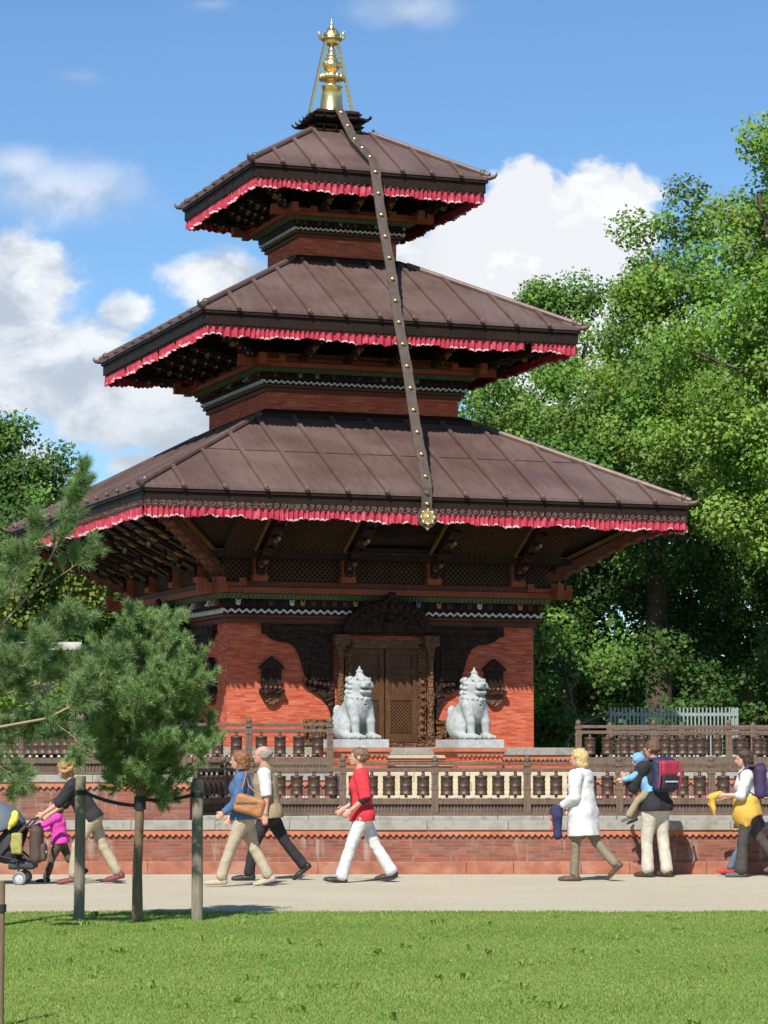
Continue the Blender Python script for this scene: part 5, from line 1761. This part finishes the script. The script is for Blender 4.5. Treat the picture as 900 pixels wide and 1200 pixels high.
        f.ell(s.hp(.405 * d, 0, -.32 * d), (.045 * d, .10 * d, .03 * d), .006, rot=Rh)
        for q in 'LR':
            a, e, w = s.arm_dirs(q); sg = 1 if q == 'L' else -1
            f.cone(a, e, .030 * k * g, .024 * k, .02); f.cone(e, w, .024 * k, .0155 * k, .015)
            s.hand(f, q, w, grip)
            f.cone(P['hip' + q] + V3(0, 0, .02 * k), P['knee' + q], .050 * k * g, .031 * k, .03)
            f.cone(P['knee' + q], P['ank' + q], .030 * k, .020 * k, .02)
            f.cone(P['heel' + q], P['toe' + q], .020 * k, .016 * k, .02)
        return f.obj('body', mat, parent)

    def hand(s, f, q, w, grip):
        """palm, four unequal bent fingers, and a thumb leaving the side of the palm"""
        k = s.H * (1 if not s.child else .95); sg = 1 if q == 'L' else -1
        d = s.__dict__['hand' + q]; d = d / np.linalg.norm(d)
        across = np.cross(d, V3(0, 1, 0)); across = across / (np.linalg.norm(across) + 1e-9)   # the hand hangs edge on: palm faces the body
        if across @ V3(1, 0, 0) < 0: across = -across
        palm = V3(0, -sg, 0) - d * (V3(0, -sg, 0) @ d); palm /= np.linalg.norm(palm)
        L = .052 * k
        f.cone(w, w + d * L * .5, .0155 * k, .020 * k, .01, flat=(palm, .62)); f.cone(w + d * L * .35, w + d * L, .022 * k, .024 * k, .008, flat=(palm, .5))
        for i, ln in enumerate((.040, .045, .042, .033)):
            o = w + d * L + across * (.0165 - .011 * i) * k
            b1 = math.radians(grip * 60); b2 = math.radians(grip * 130); b3 = math.radians(grip * 180)
            p1 = o + (d * math.cos(b1) + palm * math.sin(b1)) * ln * .45 * k; p2 = p1 + (d * math.cos(b2) + palm * math.sin(b2)) * ln * .33 * k
            p3 = p2 + (d * math.cos(b3) + palm * math.sin(b3)) * ln * .25 * k
            r = .0056 * k; f.cone(o - d * .008 * k, p1, r * 1.05, r, .003); f.cone(p1, p2, r, r * .92, .002); f.cone(p2, p3, r * .92, r * .8, .002)
        t0 = w + d * L * .25 + across * .017 * k; t1 = t0 + (d * .7 + across * .55 + palm * .35) * .026 * k; t2 = t1 + (d * .85 + palm * .5) * .020 * k
        f.cone(t0, t1, .0075 * k, .0065 * k, .006); f.cone(t1, t2, .0065 * k, .0052 * k, .002)

    def trousers(s, mat, parent, fit=1.0, hem=.035, flare=1.0, seed=0, label=None):
        f = s.field(.009); P, k, g = s.P, s.H, s.g
        f.cone(P['pelvis'] - V3(0, 0, .02 * k), P['waist'], .092 * k * g, .078 * k * g, .02, flat=((0, 1, 0), 1.12))
        for q in 'LR':
            f.cone(P['hip' + q] + V3(-.006 * k, 0, .0), P['knee' + q], .058 * k * g * fit, .039 * k * fit, .03)
            f.ell(P['hip' + q] + V3(-.035 * k, 0, .01 * k), (.055 * k * g, .05 * k * g, .06 * k), .03)
            b = P['ank' + q] + (P['knee' + q] - P['ank' + q]) * hem
            f.cone(P['knee' + q], b, .038 * k * fit, .036 * k * fit * flare, .02)
        f.ripple(.0042, 24, seed); f.ripple(.0016, 60, seed + 3)
        f.plane(P['waist'] + s.up * .005 * k, s.up)
        o = f.obj('trousers', mat, parent)
        if label: o['label'] = label
        return o

    def shoes(s, mat, parent, sole=None):
        for q in 'LR':
            fd, fu = s.__dict__['foot' + q]; P, k = s.P, s.H
            lo = np.minimum(np.minimum(P['heel' + q], P['toe' + q]), P['ank' + q]) - .07 * k; hi = np.maximum(np.maximum(P['heel' + q], P['toe' + q]), P['ank' + q]) + .07 * k
            f = Field(lo, hi, .007)
            f.cone(P['heel' + q], P['toe' + q] - fd * .02 * k, .028 * k, .026 * k, .012, flat=((0, 1, 0), .95))
            f.cone(P['toe' + q] - fd * .04 * k, P['toe' + q] + fd * .012 * k, .028 * k, .020 * k, .012)
            f.cone(P['heel' + q] + fu * .01 * k, P['ank' + q] + fu * .008 * k, .027 * k, .026 * k, .012)
            f.plane(P['heel' + q] - fu * .019 * k, -fu)
            f.obj('shoe', mat, parent)

    def top(s, mat, parent, name='shirt', sleeve=1.0, hem=-.02, loose=1.0, puff=1.0, flare=1.0, seed=1, collar=False, open_front=None, sleeveless=False, label=None):
        """hem: how far the cloth reaches along the trunk (0 = hip joint, negative = below)"""
        f = s.field(.009); P, k, g = s.P, s.H, s.g
        if hem < -.03:
            f.cone(P['pelvis'] + s.up * (hem - .05) * k, P['waist'], .098 * k * g * loose * flare, (.094 if hem < -.1 else .080) * k * g * loose, .03, flat=((0, 1, 0), 1.15))
        else:
            f.cone(P['pelvis'] - s.up * .05 * k, P['waist'], .093 * k * g * loose * flare, .080 * k * g * loose, .03, flat=((0, 1, 0), 1.12))
        f.cone(P['waist'], P['chest'], .078 * k * g * loose, .084 * k * g * loose, .04, flat=((0, 1, 0), 1.18))
        f.cone(P['chest'] + s.fw * .012 * k, P['shc'], .080 * k * g * loose, .058 * k * loose, .03, flat=((0, 1, 0), 1.2))
        f.cone(P['shoL'], P['shoR'], .046 * k * loose, .046 * k * loose, .04)
        if not sleeveless:
            for q in 'LR':
                a, e, w = s.arm_dirs(q)
                if sleeve <= .55:
                    b = a + (e - a) * (sleeve / .55); f.cone(a, b, .044 * k * loose * puff, .038 * k * puff, .02)
                else:
                    b = e + (w - e) * ((sleeve - .55) / .45)
                    f.cone(a, e, .043 * k * loose * puff, .035 * k * puff, .02); f.cone(e, b, .035 * k * puff, .026 * k * puff, .012)
        if collar: f.cone(P['neck'] - s.up * .012 * k, P['neck'] + s.up * .022 * k, .050 * k, .045 * k, .01)
        if hem < .01:
            for q in (-1, 1): f.ell(P['pelvis'] + V3(-.036 * k, q * .052 * k, -.012 * k), (.068 * k * g * loose, .068 * k * g * loose, .085 * k), .03)
        f.ripple(.005, 22, seed); f.ripple(.0016, 60, seed + 2)
        f.plane(P['pelvis'] + s.up * hem * k, -s.up)
        nk = P['neck'] + s.up * (.024 if collar else .008) * k
        f.ell(nk + s.up * .035 * k + s.fw * .005 * k, (.040 * k, .040 * k, .05 * k), .004, 'cut')
        for q in 'LR':                                   # open cuffs
            a, e, w = s.arm_dirs(q)
            if sleeveless: continue
            if sleeve <= .55: c = a + (e - a) * (sleeve / .55); n = (e - a)
            else: c = e + (w - e) * ((sleeve - .55) / .45); n = (w - e)
            n = n / np.linalg.norm(n); f.ell(c + n * .045 * k, (.044 * k,) * 3, .0, 'cut')
        o = f.obj(name, mat, parent)
        if label: o['label'] = label
        return o

    def hair(s, mat, parent, style='short', seed=0):
        d = s.hd; hp = s.hp; Rh = s.hR
        f = Field(s.P['skull'] - .34 * s.H * .6 * V3(1, 1, 1.5), s.P['skull'] + V3(1, 1, 1) * .75 * d, .006)
        f.ell(hp(-.08 * d, 0, .10 * d), (.535 * d, .425 * d, .475 * d), .01, rot=Rh)
        if style in ('bob', 'long'):
            low = -.46 if style == 'bob' else -1.15
            for q in (-1, 1):
                f.cone(hp(-.05 * d, q * .34 * d, .1 * d), hp(-.06 * d, q * .36 * d, low * d), .17 * d, .14 * d, .03)
            f.cone(hp(-.33 * d, 0, .1 * d), hp(-.34 * d, 0, low * d), .28 * d, .24 * d, .04)
            f.cone(hp(-.28 * d, .2 * d, .1 * d), hp(-.28 * d, .22 * d, low * d), .2 * d, .18 * d, .04); f.cone(hp(-.28 * d, -.2 * d, .1 * d), hp(-.28 * d, -.22 * d, low * d), .2 * d, .18 * d, .04)
        if style == 'curly':
            g = np.random.default_rng(seed)
            for i in range(60):
                v = g.normal(size=3); v /= np.linalg.norm(v)
                if v[0] > .55 and v[2] < .3: continue
                f.ell(hp(-.10 * d + v[0] * .52 * d, v[1] * .46 * d, .05 * d + v[2] * .48 * d), (.13 * d,) * 3, .02)
        f.ripple(.005, 55, seed); f.ripple(.003, 110, seed)
        # keep the face clear
        f.ell(hp(.42 * d, 0, -.16 * d), (.42 * d, .33 * d, .40 * d), .02, 'cut', rot=Rh)
        if style == 'short':
            f.ell(hp(.15 * d, 0, -.75 * d), (.62 * d, .8 * d, .66 * d), .02, 'cut', rot=Rh)
            for q in (-1, 1): f.ell(hp(.02 * d, q * .46 * d, -.08 * d), (.12 * d, .10 * d, .17 * d), .01, 'cut', rot=Rh)
        if style == 'bald':
            f.ell(hp(.22 * d, 0, .36 * d), (.62 * d, .36 * d, .42 * d), .02, 'cut', rot=Rh)
            f.ell(hp(.15 * d, 0, -.75 * d), (.62 * d, .8 * d, .66 * d), .02, 'cut', rot=Rh)
        if style == 'swept':
            f.ell(hp(.15 * d, 0, -.85 * d), (.60 * d, .8 * d, .60 * d), .02, 'cut', rot=Rh)
        return f.obj('hair', mat, parent)

    def eyes(s, parent):
        mb = MB(); d = s.hd
        for q in (-1, 1):
            c = s.hp(.408 * d, q * .155 * d, .0); mb.ball(Vector(c), .026 * d, 6)
            c = s.hp(.40 * d, q * .155 * d, .10 * d); mb.beam(Vector(c) + Vector(s.hR[1]) * -.08 * d, Vector(c) + Vector(s.hR[1]) * .08 * d, .03 * d, .022 * d)
        mb.build('eyes', M['rope'], parent)


SKIN, SKIN2 = skin_mat('fair_skin', (.52, .29, .20)), skin_mat('ruddy_skin', (.54, .26, .19))


def person(label, u, y, turn, fig, category='person', group=None):
    """puts a person's empty under photo column u, y metres off; turn = heading in degrees (180 walks to the left)"""
    x = at(u, 1000, y).x
    return tag(empty('person', (x, y, 0), R(turn)), label, category, group)


def backpack(label, loc, turn, w, hgt, dep, main, pocket, trim, parent=None, tilt=0):
    t = tag(empty('backpack', loc, R(turn)), label, 'backpack')
    f = Field((-dep * 1.4, -w, -.05), (dep * 1.6, w, hgt + .08), .008)
    f.rbox((0, 0, hgt / 2), (dep * .55, w / 2, hgt / 2), .07, 0); f.ell((0, 0, hgt * .8), (dep * .5, w * .42, hgt * .27), .04); f.ripple(.003, 34, 2)
    f.obj('main_bag', main, t)
    f = Field((-dep * 1.6, -w, -.05), (dep, w, hgt), .008)
    f.rbox((-dep * .55, 0, hgt * .30), (dep * .34, w * .40, hgt * .24), .045, 0); f.ripple(.003, 34, 3)
    f.obj('front_pocket', pocket, t)
    mb = MB(); mb.beam((-dep * .92, -w * .3, hgt * .32), (-dep * .92, w * .3, hgt * .32), .012, .02, 0)
    mb.build('reflective_strip', trim, t); mb = MB()
    mb.tube([(-dep * .3, 0, hgt * .98), (-dep * .34, .03, hgt * 1.06), (-dep * .2, .03, hgt * 1.07), (-dep * .1, 0, hgt * .99)], .010, 6)
    mb.build('carry_loop', main, t)
    mb = MB()
    for sg in (-1, 1):
        mb.tube([(dep * .40, sg * w * .24, hgt * .96), (dep * .95, sg * w * .30, hgt * .98), (dep * 1.75, sg * w * .36, hgt * .72), (dep * 1.7, sg * w * .42, hgt * .40), (dep * .7, sg * w * .44, hgt * .14), (dep * .4, sg * w * .4, hgt * .1)], [.018, .024, .024, .018, .012, .012], 6)
    mb.build('strap', main, t)
    return t


beige = cloth('beige_trouser_cloth', (.40, .335, .235)); khaki = cloth('khaki_cloth', (.33, .26, .165)); white = cloth('white_cotton', (.60, .595, .58)); blackc = cloth('black_cloth', (.016, .016, .018))
denim = cloth('blue_denim', (.055, .115, .24), c2=(.075, .145, .27)); red = cloth('red_jersey', (.62, .03, .045)); tan = cloth('tan_vest_cloth', (.28, .215, .125))
shoe_black = cloth('black_leather', (.018, .016, .015), .45); shoe_tan = cloth('cream_shoe_leather', (.42, .34, .24), .6)

# woman in the denim jacket, with her handbag
F = Figure(1.68, 3, ((22, 4, 0), (-19, 9, 14)), ((6, 12, 45, 5), (4, 10, 30, 5)), (0, 2), 1.08, True)
w = person('woman in a blue denim jacket and beige trousers walking left with a tan handbag', 285, 33.6, 178, F)
F.body(SKIN, w); F.eyes(w); F.trousers(beige, w, 1.08, .05, 1.15, 2); F.shoes(shoe_tan, w); F.hair(hair_mat('auburn_hair', (.23, .085, .03)), w, 'bob', 3)
F.top(denim, w, 'denim_jacket', .97, -.03, 1.04, 1.12, 1.05, 5, True)
hx = Vector(w.location) + Matrix.Rotation(R(178), 3, 'Z') @ Vector((-.10, .28, .875))
bag = tag(empty('handbag', hx, R(176)), 'tan leather shoulder handbag hanging at the hip of the woman in denim', 'handbag')
f = Field((-.28, -.12, -.06), (.28, .12, .30), .008)
f.rbox((0, 0, .11), (.185, .055, .115), .05, 0, rot=np.array([[math.cos(.28), 0, -math.sin(.28)], [0, 1, 0], [math.sin(.28), 0, math.cos(.28)]])); f.ripple(.003, 30, 4)
leather = cloth('tan_leather', (.36, .155, .055), .5)
f.obj('bag_body', leather, bag)
mb = MB(); mb.tube([(.14, -.03, .20), (.08, -.03, .36), (.05, -.08, .52), (.06, -.14, .50), (.02, -.06, .34), (-.12, -.03, .22)], .009, 6); mb.build('shoulder_strap', leather, bag)
mb = MB(); mb.box(-.10, .16, .052, .064, .13, .15); mb.build('zip', M['brass'], bag)

# bald man beside her
F = Figure(1.76, 5, ((24, 14, 0), (-30, 8, 38)), ((-8, 8, 12, 0), (10, 8, 25, 0)), (0, -4), 1.12)
w = person('balding man in a beige waistcoat, white shirt and black trousers beside the woman in denim', 314, 35.2, 178, F)
F.body(SKIN2, w); F.eyes(w); F.trousers(blackc, w, 1.05, .04, 1.1, 4); F.shoes(shoe_black, w); F.hair(hair_mat('grey_hair', (.30, .26, .22)), w, 'bald', 3)
F.top(white, w, 'shirt', .50, .03, 1.0, 1.15, 1.0, 5, True); F.top(tan, w, 'waistcoat', 0, -.06, 1.07, 1, 1.08, 8, True, sleeveless=True)
p = F.P['wriL']; mb = MB(); mb.tube([Vector(p) + Vector((0, 0, .035)), Vector(p) + Vector((0, 0, .01))], [.034, .034], 12); mb.build('watch', M['galvanised'], w)

# man in red
F = Figure(1.74, 2, ((20, 3, -8), (-24, 8, 8)), ((-12, 10, 62, 2), (2, 8, 55, 5)), (0, -7), .95)
w = person('young man in a red shirt and white trousers striding left on the path', 424, 34.6, 180, F)
F.body(SKIN, w); F.eyes(w); F.trousers(white, w, 1.12, .03, 1.25, 6); F.shoes(shoe_black, w); F.hair(hair_mat('light_brown_hair', (.16, .095, .05)), w, 'short', 4)
F.top(red, w, 'shirt', .50, -.06, 1.07, 1.25, 1.06, 9)
f = F.field(.008); a, e, wr = F.arm_dirs('L'); f.cone(a + (e - a) * .8, e, .033 * 1.74, .034 * 1.74, .01); f.cone(e, e + (wr - e) * .22, .034 * 1.74, .029 * 1.74, .01); f.ripple(.003, 40, 2); f.obj('elbow_sleeve', blackc, w)
p = F.P['wriL'] + (F.P['elbL'] - F.P['wriL']) * .12; q = F.P['wriL'] + (F.P['elbL'] - F.P['wriL']) * .02; mb = MB(); mb.tube([Vector(p), Vector(q)], [.032, .031], 12); mb.build('watch', M['galvanised'], w)
p0 = F.P['shc'] + V3(.10, -.02, -.06); mb = MB(); mb.tube([Vector(F.P['shc'] + V3(.06, .10, .02)), Vector(F.P['chest'] + V3(.13, .09, -.04)), Vector(F.P['waist'] + V3(.13, .10, -.04)), Vector(F.P['pelvis'] + V3(.12, .12, .05))], .009, 6); mb.build('camera_strap', M['rope'], w)

# woman in the white coat
F = Figure(1.68, 3, ((8, 4, 0), (-22, 22, 40)), ((-2, 10, 62, 5), (0, 8, 50, 10)), (14, 6), 1.05, True)
w = person('blonde woman in a white hooded coat and olive trousers seen half from behind', 683, 35.0, 152, F)
F.body(SKIN, w); F.trousers(cloth('olive_cloth', (.20, .165, .11)), w, .95, .04, 1.1, 3); F.shoes(cloth('brown_leather', (.10, .055, .035), .5), w); F.hair(hair_mat('blonde_hair', (.55, .38, .16)), w, 'bob', 6)
F.top(white, w, 'hooded_coat', .93, -.195, 1.10, 1.3, 1.18, 3)
f = F.field(.008); c = F.P['neck'] + V3(-.075, 0, -.03); f.ell(c, (.075, .13, .075), .02); f.ell(c + V3(-.03, 0, -.06), (.06, .10, .07), .03); f.ell(c + V3(.03, 0, .05), (.06, .08, .05), .01, 'cut'); f.ripple(.004, 36, 5); f.obj('hood', white, w)
pL = Matrix.Translation(w.location) @ Matrix.Rotation(R(152), 4, 'Z') @ Vector(F.P['wriL'] + V3(.05, .0, -.15))
jb = tag(empty('folded_jacket', pL, R(152)), 'folded navy jacket with orange lining held by the woman in the white coat', 'jacket')
f = Field((-.14, -.12, -.34), (.14, .12, .22), .008); f.rbox((0, 0, -.05), (.055, .06, .21), .045, 0); f.ell((.02, .02, .08), (.08, .07, .10), .04); f.ripple(.010, 24, 3); f.obj('cloth', cloth('navy_cloth', (.022, .025, .075)), jb)
f = Field((-.14, -.14, -.34), (.16, .14, .22), .008); f.ell((.055, .03, .02), (.035, .05, .06), .02); f.ell((.06, .02, -.12), (.03, .05, .05), .02); f.ripple(.006, 30, 5); f.obj('lining', cloth('orange_cloth', (.55, .13, .05)), jb)

# man with the child on his arm
F = Figure(1.80, 2, ((6, 8, 0, 3), (-4, 6, 0, 3)), ((22, 14, 100, 10), (20, 8, 75, 35)), (18, 10), 1.1)
w = person('man in a black sweater and pale trousers standing by the wall carrying a small child', 768, 36.1, 128, F)
F.body(SKIN2, w); F.trousers(cloth('cream_trouser_cloth', (.52, .47, .38)), w, 1.15, .03, 1.2, 7); F.shoes(cloth('dark_brown_leather', (.06, .035, .022), .5), w); F.hair(hair_mat('brown_hair', (.13, .065, .03)), w, 'short', 5)
F.top(blackc, w, 'sweater', .95, -.05, 1.1, 1.2, 1.0, 4, True)
Mw = Matrix.Translation(w.location) @ Matrix.Rotation(R(128), 4, 'Z')
bp = backpack('navy and red backpack on the back of the man in the black sweater', Mw @ Vector(F.P['waist'] + V3(-.185, 0, .01)), 128, .36, .44, .15, cloth('navy_nylon', (.02, .025, .07), .6), cloth('dark_nylon', (.012, .013, .022), .6), cloth('silver_trim', (.5, .5, .5), .5))
f = Field((-.26, -.24, -.05), (.2, .24, .55), .008); f.rbox((-.075, 0, .31), (.06, .15, .105), .05, 0); f.ripple(.003, 34, 2); f.obj('red_panel', cloth('crimson_nylon', (.34, .02, .045), .6), bp)
mb = MB(); mb.tube([(-.10, .17, .40), (-.13, .185, .25), (-.09, .185, .06)], [.018, .016, .012], 6); mb.build('side_strap', M['crimson_nylon'], bp); mb = MB(); mb.tube([(-.10, -.17, .40), (-.13, -.185, .25), (-.09, -.185, .06)], [.018, .016, .012], 6); mb.build('side_strap', M['crimson_nylon'], bp)
# the child sits on his left forearm, leaning towards the prayer wheels
FC = Figure(.96, 24, ((48, 18, 20, 6), (40, 20, 20, 6)), ((52, 8, 30, 0), (40, 8, 40, 10)), (0, 12), 1.2, False, True)
hz = FC.P['pelvis'][2]
cp = at(760, 928, 36.0)
c = tag(empty('person', (cp.x + .02, 36.05, cp.z - hz + .04), R(172)), 'small child in a pale blue hooded jacket and khaki trousers held on the man\'s arm', 'person')
FC.body(SKIN, c, .3); FC.trousers(khaki, c, 1.2, .05, 1.2, 3); FC.shoes(cloth('grey_shoe', (.08, .085, .09), .6), c)
FC.top(cloth('pale_blue_jacket', (.16, .36, .62), c2=(.22, .44, .68)), c, 'hooded_jacket', .95, -.05, 1.12, 1.3, 1.0, 6, True)
f = FC.field(.007); d = FC.hd; f.ell(FC.hp(-.08 * d, 0, .08 * d), (.60 * d, .52 * d, .56 * d), .01); f.ell(FC.hp(-.15 * d, 0, -.45 * d), (.42 * d, .42 * d, .25 * d), .04); f.ell(FC.hp(.55 * d, 0, -.08 * d), (.42 * d, .36 * d, .42 * d), .02, 'cut'); f.ripple(.003, 50, 2); f.obj('hood', M['pale_blue_jacket'], c)

# woman at the right with the yellow jacket round her waist
F = Figure(1.68, 2, ((10, 6, 0), (-26, 12, 18)), ((16, 10, 75, 5), (12, 8, 70, 10)), (10, 10), 1.0, True)
w = person('dark haired woman in a white blouse with a yellow jacket tied round her waist', 876, 36.15, 176, F)
F.body(SKIN, w); F.eyes(w); F.trousers(cloth('charcoal_cloth', (.055, .048, .040)), w, 1.1, .03, 1.35, 5); F.shoes(cloth('grey_shoe', (.08, .085, .09), .6), w); F.hair(hair_mat('dark_brown_hair', (.045, .022, .012)), w, 'long', 8)
F.top(white, w, 'blouse', .68, .02, 1.04, 1.15, 1.0, 3)
yel = cloth('yellow_cloth', (.62, .37, .06))
f = F.field(.009); k = 1.68; f.cone(F.P['pelvis'] - F.up * .035 * k, F.P['pelvis'] + F.up * .055 * k, .118 * k, .104 * k, .02, flat=((0, 1, 0), 1.12)); f.cone(F.P['pelvis'] + V3(.05, .12, -.02), F.P['pelvis'] + V3(.02, .17, -.20), .065, .02, .03); f.ripple(.005, 26, 2)
f.ell(F.P['pelvis'] + V3(-.14, .0, -.16), (.12, .3, .10), .02, 'cut'); f.obj('tied_jacket', yel, w)
Mw = Matrix.Translation(w.location) @ Matrix.Rotation(R(176), 4, 'Z')
BPL = Mw @ Vector(F.P['waist'] + V3(-.175, 0, .0))
hp_ = Mw @ Vector(F.P['wriL'] + V3(.07, -.02, -.02))
yc = tag(empty('yellow_bag', hp_, R(176)), 'limp yellow cloth bag in the hands of the dark haired woman', 'bag')
f = Field((-.14, -.1, -.32), (.16, .1, .12), .008); f.cone((-.02, 0, .04), (.09, 0, -.01), .04, .045, .02); f.cone((.09, 0, .0), (.05, .02, -.24), .045, .018, .02); f.cone((.06, -.02, .0), (.10, -.02, -.10), .04, .03, .02); f.ripple(.007, 30, 2); f.obj('cloth', yel, yc)

# companion at the edge of the picture
F = Figure(1.42, 3, ((34, 6, -4), (-28, 10, 20)), ((-14, 8, 20, 0), (14, 8, 22, 0)), (0, 5), 1.0)
w = person('shorter person in blue grey jeans and red shoes hidden behind the dark haired woman', 884, 36.5, 178, F)
F.body(SKIN, w); F.eyes(w); F.trousers(cloth('grey_blue_denim', (.09, .13, .17)), w, 1.0, .04, 1.1, 4); F.shoes(cloth('red_canvas', (.50, .02, .04), .6), w); F.hair(M['dark_brown_hair'], w, 'short', 4)
F.top(cloth('plum_cloth', (.06, .03, .07)), w, 'shirt', .95, -.04, 1.05, 1.1, 1.0, 6, True)
backpack('plum purple backpack on the back of the dark haired woman at right', BPL, 176, .32, .44, .15, cloth('plum_nylon', (.035, .02, .065), .6), M['plum_nylon'], cloth('rose_trim', (.5, .2, .25), .6))

# woman pushing the pushchair
F = Figure(1.64, 31, ((27, 20, 6), (-22, 8, 12)), ((37, 6, 18, 4), (29, 6, 26, 4)), (0, 24), 1.0, True)
w = person('woman with curly fair hair in a black top leaning forward to push a pushchair', 107, 34.2, 180, F)
F.body(SKIN, w, .75); F.eyes(w); F.trousers(beige, w, 1.05, .07, 1.1, 8); F.shoes(cloth('oxblood_leather', (.16, .035, .03), .5), w); F.hair(hair_mat('honey_hair', (.38, .22, .085)), w, 'curly', 9)
F.top(blackc, w, 'top', .58, -.04, 1.04, 1.15, 1.0, 7)
WP, WM = F.P, Matrix.Translation(w.location) @ Matrix.Rotation(R(180), 4, 'Z')
GR = [WM @ Vector(WP['wri' + q] + F.__dict__['hand' + q] * .085) for q in 'LR']
# girl in pink walking beyond her
F = Figure(1.06, 6, ((22, 6, 0), (-26, 26, 40)), ((60, 8, 20, 0), (40, 6, 30, 0)), (0, -4), 1.05, True, True)
w = person('small girl in a bright pink top walking beside the pushchair', 70, 34.75, 178, F)
F.body(SKIN, w); F.eyes(w); F.trousers(cloth('brown_grey_cloth', (.09, .07, .055)), w, 1.1, .06, 1.1, 2); F.shoes(shoe_black, w); F.hair(M['dark_brown_hair'], w, 'bob', 2)
F.top(cloth('pink_cotton', (.70, .06, .40)), w, 'top', .96, -.05, 1.08, 1.15, 1.1, 4)

# ------------------------------------------------------------------ pushchair
g = (GR[0] + GR[1]) / 2
t = tag(empty('pushchair', (g.x - .42, g.y, 0)), 'black pushchair with a blue grey hood, cut off by the left edge', 'pushchair')
O = Vector(t.location)
gl = [q - O for q in GR]
frame = cloth('black_frame_metal', (.02, .02, .022), .4)
mb = MB()
hy = .26
for s in (-1, 1):
    y = s * hy
    mb.tube([(gl[0].x, y, gl[0].z), (gl[0].x - .06, y, gl[0].z - .02), (.18, y, .62), (-.05, y, .36), (-.42, y, .14)], .014, 8)
    mb.tube([(.10, y, .52), (.16, y, .30), (.20, y, .12)], .013, 8)
    mb.tube([(-.05, y, .36), (.18, y, .30)], .012, 8)
mb.tube([(gl[0].x, -hy - .01, gl[0].z), (gl[0].x, hy + .01, gl[0].z)], .018, 10)
mb.tube([(.19, -hy, .14), (.19, hy, .14)], .012, 8); mb.tube([(-.42, -hy, .14), (-.42, hy, .14)], .012, 8)
mb.build('frame', frame, t)
f = Field((-.60, -.32, .15), (.30, .32, .75), .010)
f.rbox((-.12, 0, .36), (.24, .22, .07), .05, 0); f.cone((.02, 0, .42), (.13, 0, .68), .17, .14, .05, flat=((0, 1, 0), 1.4)); f.rbox((-.34, 0, .27), (.06, .19, .12), .04, .03)
f.ripple(.004, 26, 2); f.obj('seat', cloth('black_nylon', (.022, .023, .025), .7), t)
f = Field((-.75, -.38, .45), (.30, .38, 1.10), .010)
f.ell((-.16, 0, .66), (.42, .30, .35), 0); f.ell((-.18, 0, .60), (.40, .28, .33), .0, 'cut'); f.plane((0, 0, .67), (.35, 0, -1)); f.ripple(.004, 22, 3)
f.obj('hood', cloth('slate_nylon', (.085, .115, .14), .7), t)
for x in (.20, -.42):
    for s in (-1, 1):
        wl = empty('wheel', (x, s * (hy + .035), .085)); wl.parent = t
        mb = MB(); n = 24; r0, r1 = .068, .018
        vs, fs = [], []
        for i in range(n):
            a = 2 * math.pi * i / n
            for j in range(8):
                b = 2 * math.pi * j / 8; rr = r0 + r1 * math.cos(b); vs.append((rr * math.cos(a), .9 * r1 * math.sin(b), rr * math.sin(a)))
        for i in range(n):
            for j in range(8): fs.append((i * 8 + j, i * 8 + (j + 1) % 8, ((i + 1) % n) * 8 + (j + 1) % 8, ((i + 1) % n) * 8 + j))
        mb.add(vs, fs, 0, True); mb.build('tyre', cloth('grey_rubber', (.20, .20, .20), .7), wl)
        mb = MB(); rot = Matrix.Rotation(R(90), 4, 'X')
        m2 = MB(); m2.lathe([(.05, -.010), (.052, 0), (.05, .010)], n=18); m2.lathe([(.022, -.016), (.022, .016)], n=12); mb.add([rot @ Vector(q) for q in m2.v], m2.f)
        mb.build('rim', cloth('pale_plastic', (.45, .46, .45), .5), wl)
f = Field((.05, -.28, .16), (.42, .28, .36), .010); f.rbox((.05 + .12, 0, .25), (.20, .22, .06), .04, 0); f.ripple(.004, 26, 5); f.obj('basket', cloth('dark_slate_nylon', (.04, .05, .055), .7), t)
ybk = O + Vector((gl[0].x - .10, -.30, gl[0].z - .55))
backpack('brown backpack hanging from the handle of the pushchair', O + Vector((gl[0].x - .02, -.10, gl[0].z - .56)), 180, .34, .46, .14, cloth('brown_nylon', (.075, .045, .035), .7), cloth('brown_pocket_nylon', (.10, .06, .045), .7), M['silver_trim'])
f = Field((-.12, -.08, -.22), (.12, .08, .12), .008); f.rbox((0, 0, -.05), (.07, .04, .13), .03, 0); f.ripple(.006, 30, 4)
pb = tag(empty('shopping_bag', O + Vector((gl[0].x - .24, -.30, gl[0].z - .26))), 'small patterned yellow green bag hanging on the side of the pushchair', 'bag')
f.obj('bag_body', cloth('flowered_cloth', (.30, .32, .07), c2=(.55, .20, .18), scale=26), pb)
f = Field((-.14, -.12, -.2), (.14, .12, .14), .008); f.ell((-.01, 0, .02), (.05, .05, .075), 0); f.cone((-.02, 0, -.02), (-.08, .01, -.13), .05, .02, .02); f.ripple(.006, 34, 4)
yc = tag(empty('sun_hat', O + Vector((gl[0].x - .26, -.27, gl[0].z + .0))), 'yellow cloth sun hat hung beside the hood of the pushchair', 'hat')
f.obj('cloth', cloth('lemon_cloth', (.70, .58, .08)), yc)
